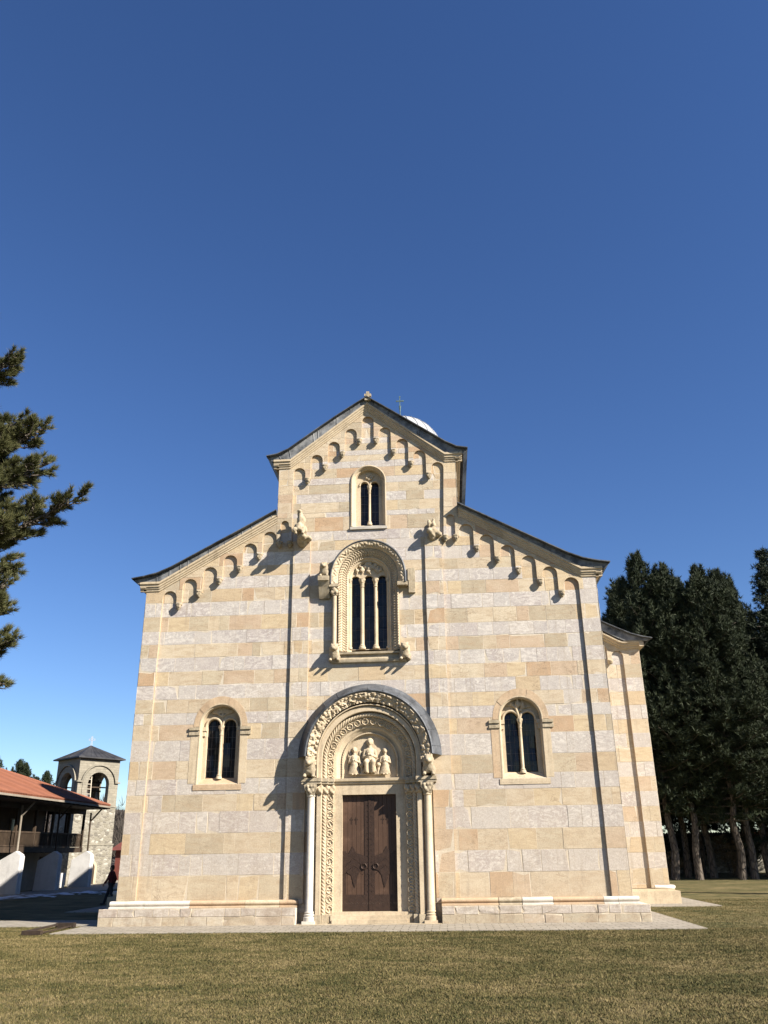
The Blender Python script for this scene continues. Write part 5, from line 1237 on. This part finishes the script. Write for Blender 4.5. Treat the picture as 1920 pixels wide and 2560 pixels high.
# boundary wall with tile coping
bw = tag(empty('boundary_wall', (35, 52, 0)), 'old rubble boundary wall with red tile coping behind the pines', 'wall')
MB().box(-23, 35, 0, 0.7, 0, 3.0).build('wall', M['rubble'], bw)
m = MB(); m.add([(-23, -.25, 3.0), (35, -.25, 3.0), (35, .95, 3.0), (-23, .95, 3.0), (-23, .35, 3.32), (35, .35, 3.32)], [(0, 1, 5, 4), (2, 3, 4, 5), (0, 4, 3), (1, 2, 5), (3, 2, 1, 0)])
xx = -23
while xx < 35: m.tube([(xx, -.27, 3.02), (xx, .33, 3.34)], .07, 5); xx += .22
m.build('coping', M['tile'], bw)

# distant hill with conifers
m = MB(); rows = []
for i in range(26):
    row = []
    for j in range(40):
        x = -340 + 14 * j; y_ = 95 + 9 * i; prof = max(0, sin(pi * min(1, i / 25 * .62 + .0))) 
        h = (6 + 13 * min(1, max(0, (-30 - x) / 90)) + 1.5 * noise.noise(Vector((x * .02, y_ * .02, 0)))) * prof * min(1, max(0, (20 - x) / 50)) + .9 * noise.noise(Vector((x * .19, y_ * .19, 2)))
        row.append((x, y_, h - .5 if i else -1))
    rows.append(row)
m.grid(rows); tag(m.build('hill', M['hill'], None, True), kind='structure')
hc = far_pine('pine_tree', 'small conifer on the skyline just left of the bell tower', 'tree', 6.5, 1.2, 2.2, 31, loc=(-82.5, 150, 11.6), dens=.8, group='conifers on the far hill')
for x, y_, z, s, lb in [(-94.2, 150, 13.9, 1.15, 'distant conifer at the left edge above the tiled roof'), (-90.0, 152, 13.4, 1.12, 'distant conifer behind the tiled roof chimney'), (-87.4, 150, 13.0, 1.05, 'distant conifer just right of the roof chimney'), (-85.2, 151, 12.0, .8, 'smallest distant conifer right of the roof chimney'), (-84.0, 148, 11.2, .8, 'distant conifer lowest on the roof skyline')]:
    dup_tree(hc, (x, y_, z), x, s, lb, 'conifers on the far hill')
# bare thicket on the hillside seen between tower and church
rng = np.random.default_rng(77); Cn = np.stack([rng.uniform(-75, -25, 2600), rng.uniform(96, 135, 2600), np.zeros(2600)], 1); Cn[:, 2] = 1.5 + 9.5 * np.clip((Cn[:, 1] - 95) / 40, 0, 1) * rng.uniform(.3, 1.1, 2600)
tag(link_mesh('thicket', tri_mesh('thicket', leaf_tris(Cn, rng, 14, 2.4, .05, 1.4, .6)), M['hill']), kind='stuff')

# ---- near pine at the left edge
np_ = tag(empty('pine_tree', (-10.6, -12.0, 0)), 'large near pine reaching in from the left edge with sunlit needle tufts', 'tree')
rr = random.Random(12); rng = np.random.default_rng(12); H = 19.5
axis = [Vector((-.25 * sin(k * .7) * .3, .1 * sin(k), H * k / 12)) for k in range(13)]
mt = MB(); mt.tube([Vector((0, 0, -.2))] + axis, [.42, .34] + [.30 * (1 - k / 12.6) + .02 for k in range(1, 13)], 12)
tips = [(2.25, .2, 14.45), (2.7, .1, 12.50), (3.5, -.1, 12.15), (3.65, .0, 11.25), (4.7, .1, 10.36), (3.0, .1, 8.75), (3.05, .3, 8.2), (3.1, .1, 7.5), (3.5, -.1, 6.75), (3.3, .2, 5.85), (1.2, .3, 15.9)]
tuft, ta_ = [], []
def limb(p0, p1, r, depth, back=0.0):
    p0, p1 = Vector(p0), Vector(p1); L = (p1 - p0).length; d = (p1 - p0) / L
    pts = [p0.lerp(p1, k / 5) + Vector((rr.gauss(0, .03), rr.gauss(0, .03), -.09 * L * sin(pi * k / 5) + rr.gauss(0, .02))) for k in range(6)]; pts[0], pts[-1] = p0, p1
    mt.tube(pts, [r * (1 - .85 * k / 5) for k in range(6)], 6, False)
    if depth == 0 or L < .5:
        tuft.append(p1); ta_.append(d * 1.6 + Vector((0, 0, .5)))
        for u in (.35, .5, .65, .82): tuft.append(p0.lerp(p1, u) + Vector((rr.gauss(0, .03), rr.gauss(0, .03), .02))); ta_.append(d * 1.4 + Vector((0, 0, .4)))
        return
    n = int(L / .145) + 2
    for k in range(n):
        u = .28 + .74 * (k + rr.random() * .8) / n
        if u > 1: continue
        q = p0.lerp(p1, u) + Vector((0, 0, -.09 * L * sin(pi * u)))
        side = d.cross(Vector((0, 0, 1))); side.normalize(); l2 = (.26 + .72 * (1 - u) * min(1, L / 3)) * rr.uniform(.7, 1.15) * (1 if depth == 1 else 1.4)
        e = d * rr.uniform(.55, 1.0) + side * rr.uniform(-.95, .95) + Vector((0, 0, rr.uniform(-.15, .85)))
        limb(q, q + e.normalized() * l2, r * .35, depth - 1)
    tuft.append(p1); ta_.append(d * 1.6 + Vector((0, 0, .5)))
for tx, tyy, tz in tips:
    z0 = tz - .22 * tx - rr.uniform(.1, .5); limb((0, 0, max(3, z0)), (tx, tyy, tz), .085, 2)
    for q in range(4):
        s = rr.uniform(.55, .92); a = rr.choice((-1, 1)) * rr.uniform(.3, .9); limb((0, 0, max(3, z0 + rr.uniform(-.3, .3))), (tx * s * cos(a), tx * s * sin(a) + tyy, tz + rr.uniform(-.8, .1)), .06, 1)
z = 5.0
while z < 19:
    for b in range(2):
        a = rr.uniform(radians(80), radians(280)); L = 3.9 * (1 - max(0, z - 9) / 11.5) * rr.uniform(.6, 1); limb((0, 0, z), (L * cos(a), L * sin(a), z + .25 * L), .07, 1)
    z += .95
mt.build('trunk', M['bark'], np_, True)
C = np.array([tuple(c) for c in tuft]); A = np.array([tuple(a) for a in ta_]) * .9
print('near pine tufts', len(C))
V = leaf_tris(C, rng, 46, .21, .0064, .25, .8, A)
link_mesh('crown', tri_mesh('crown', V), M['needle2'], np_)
print('scene built', len(bpy.data.objects))
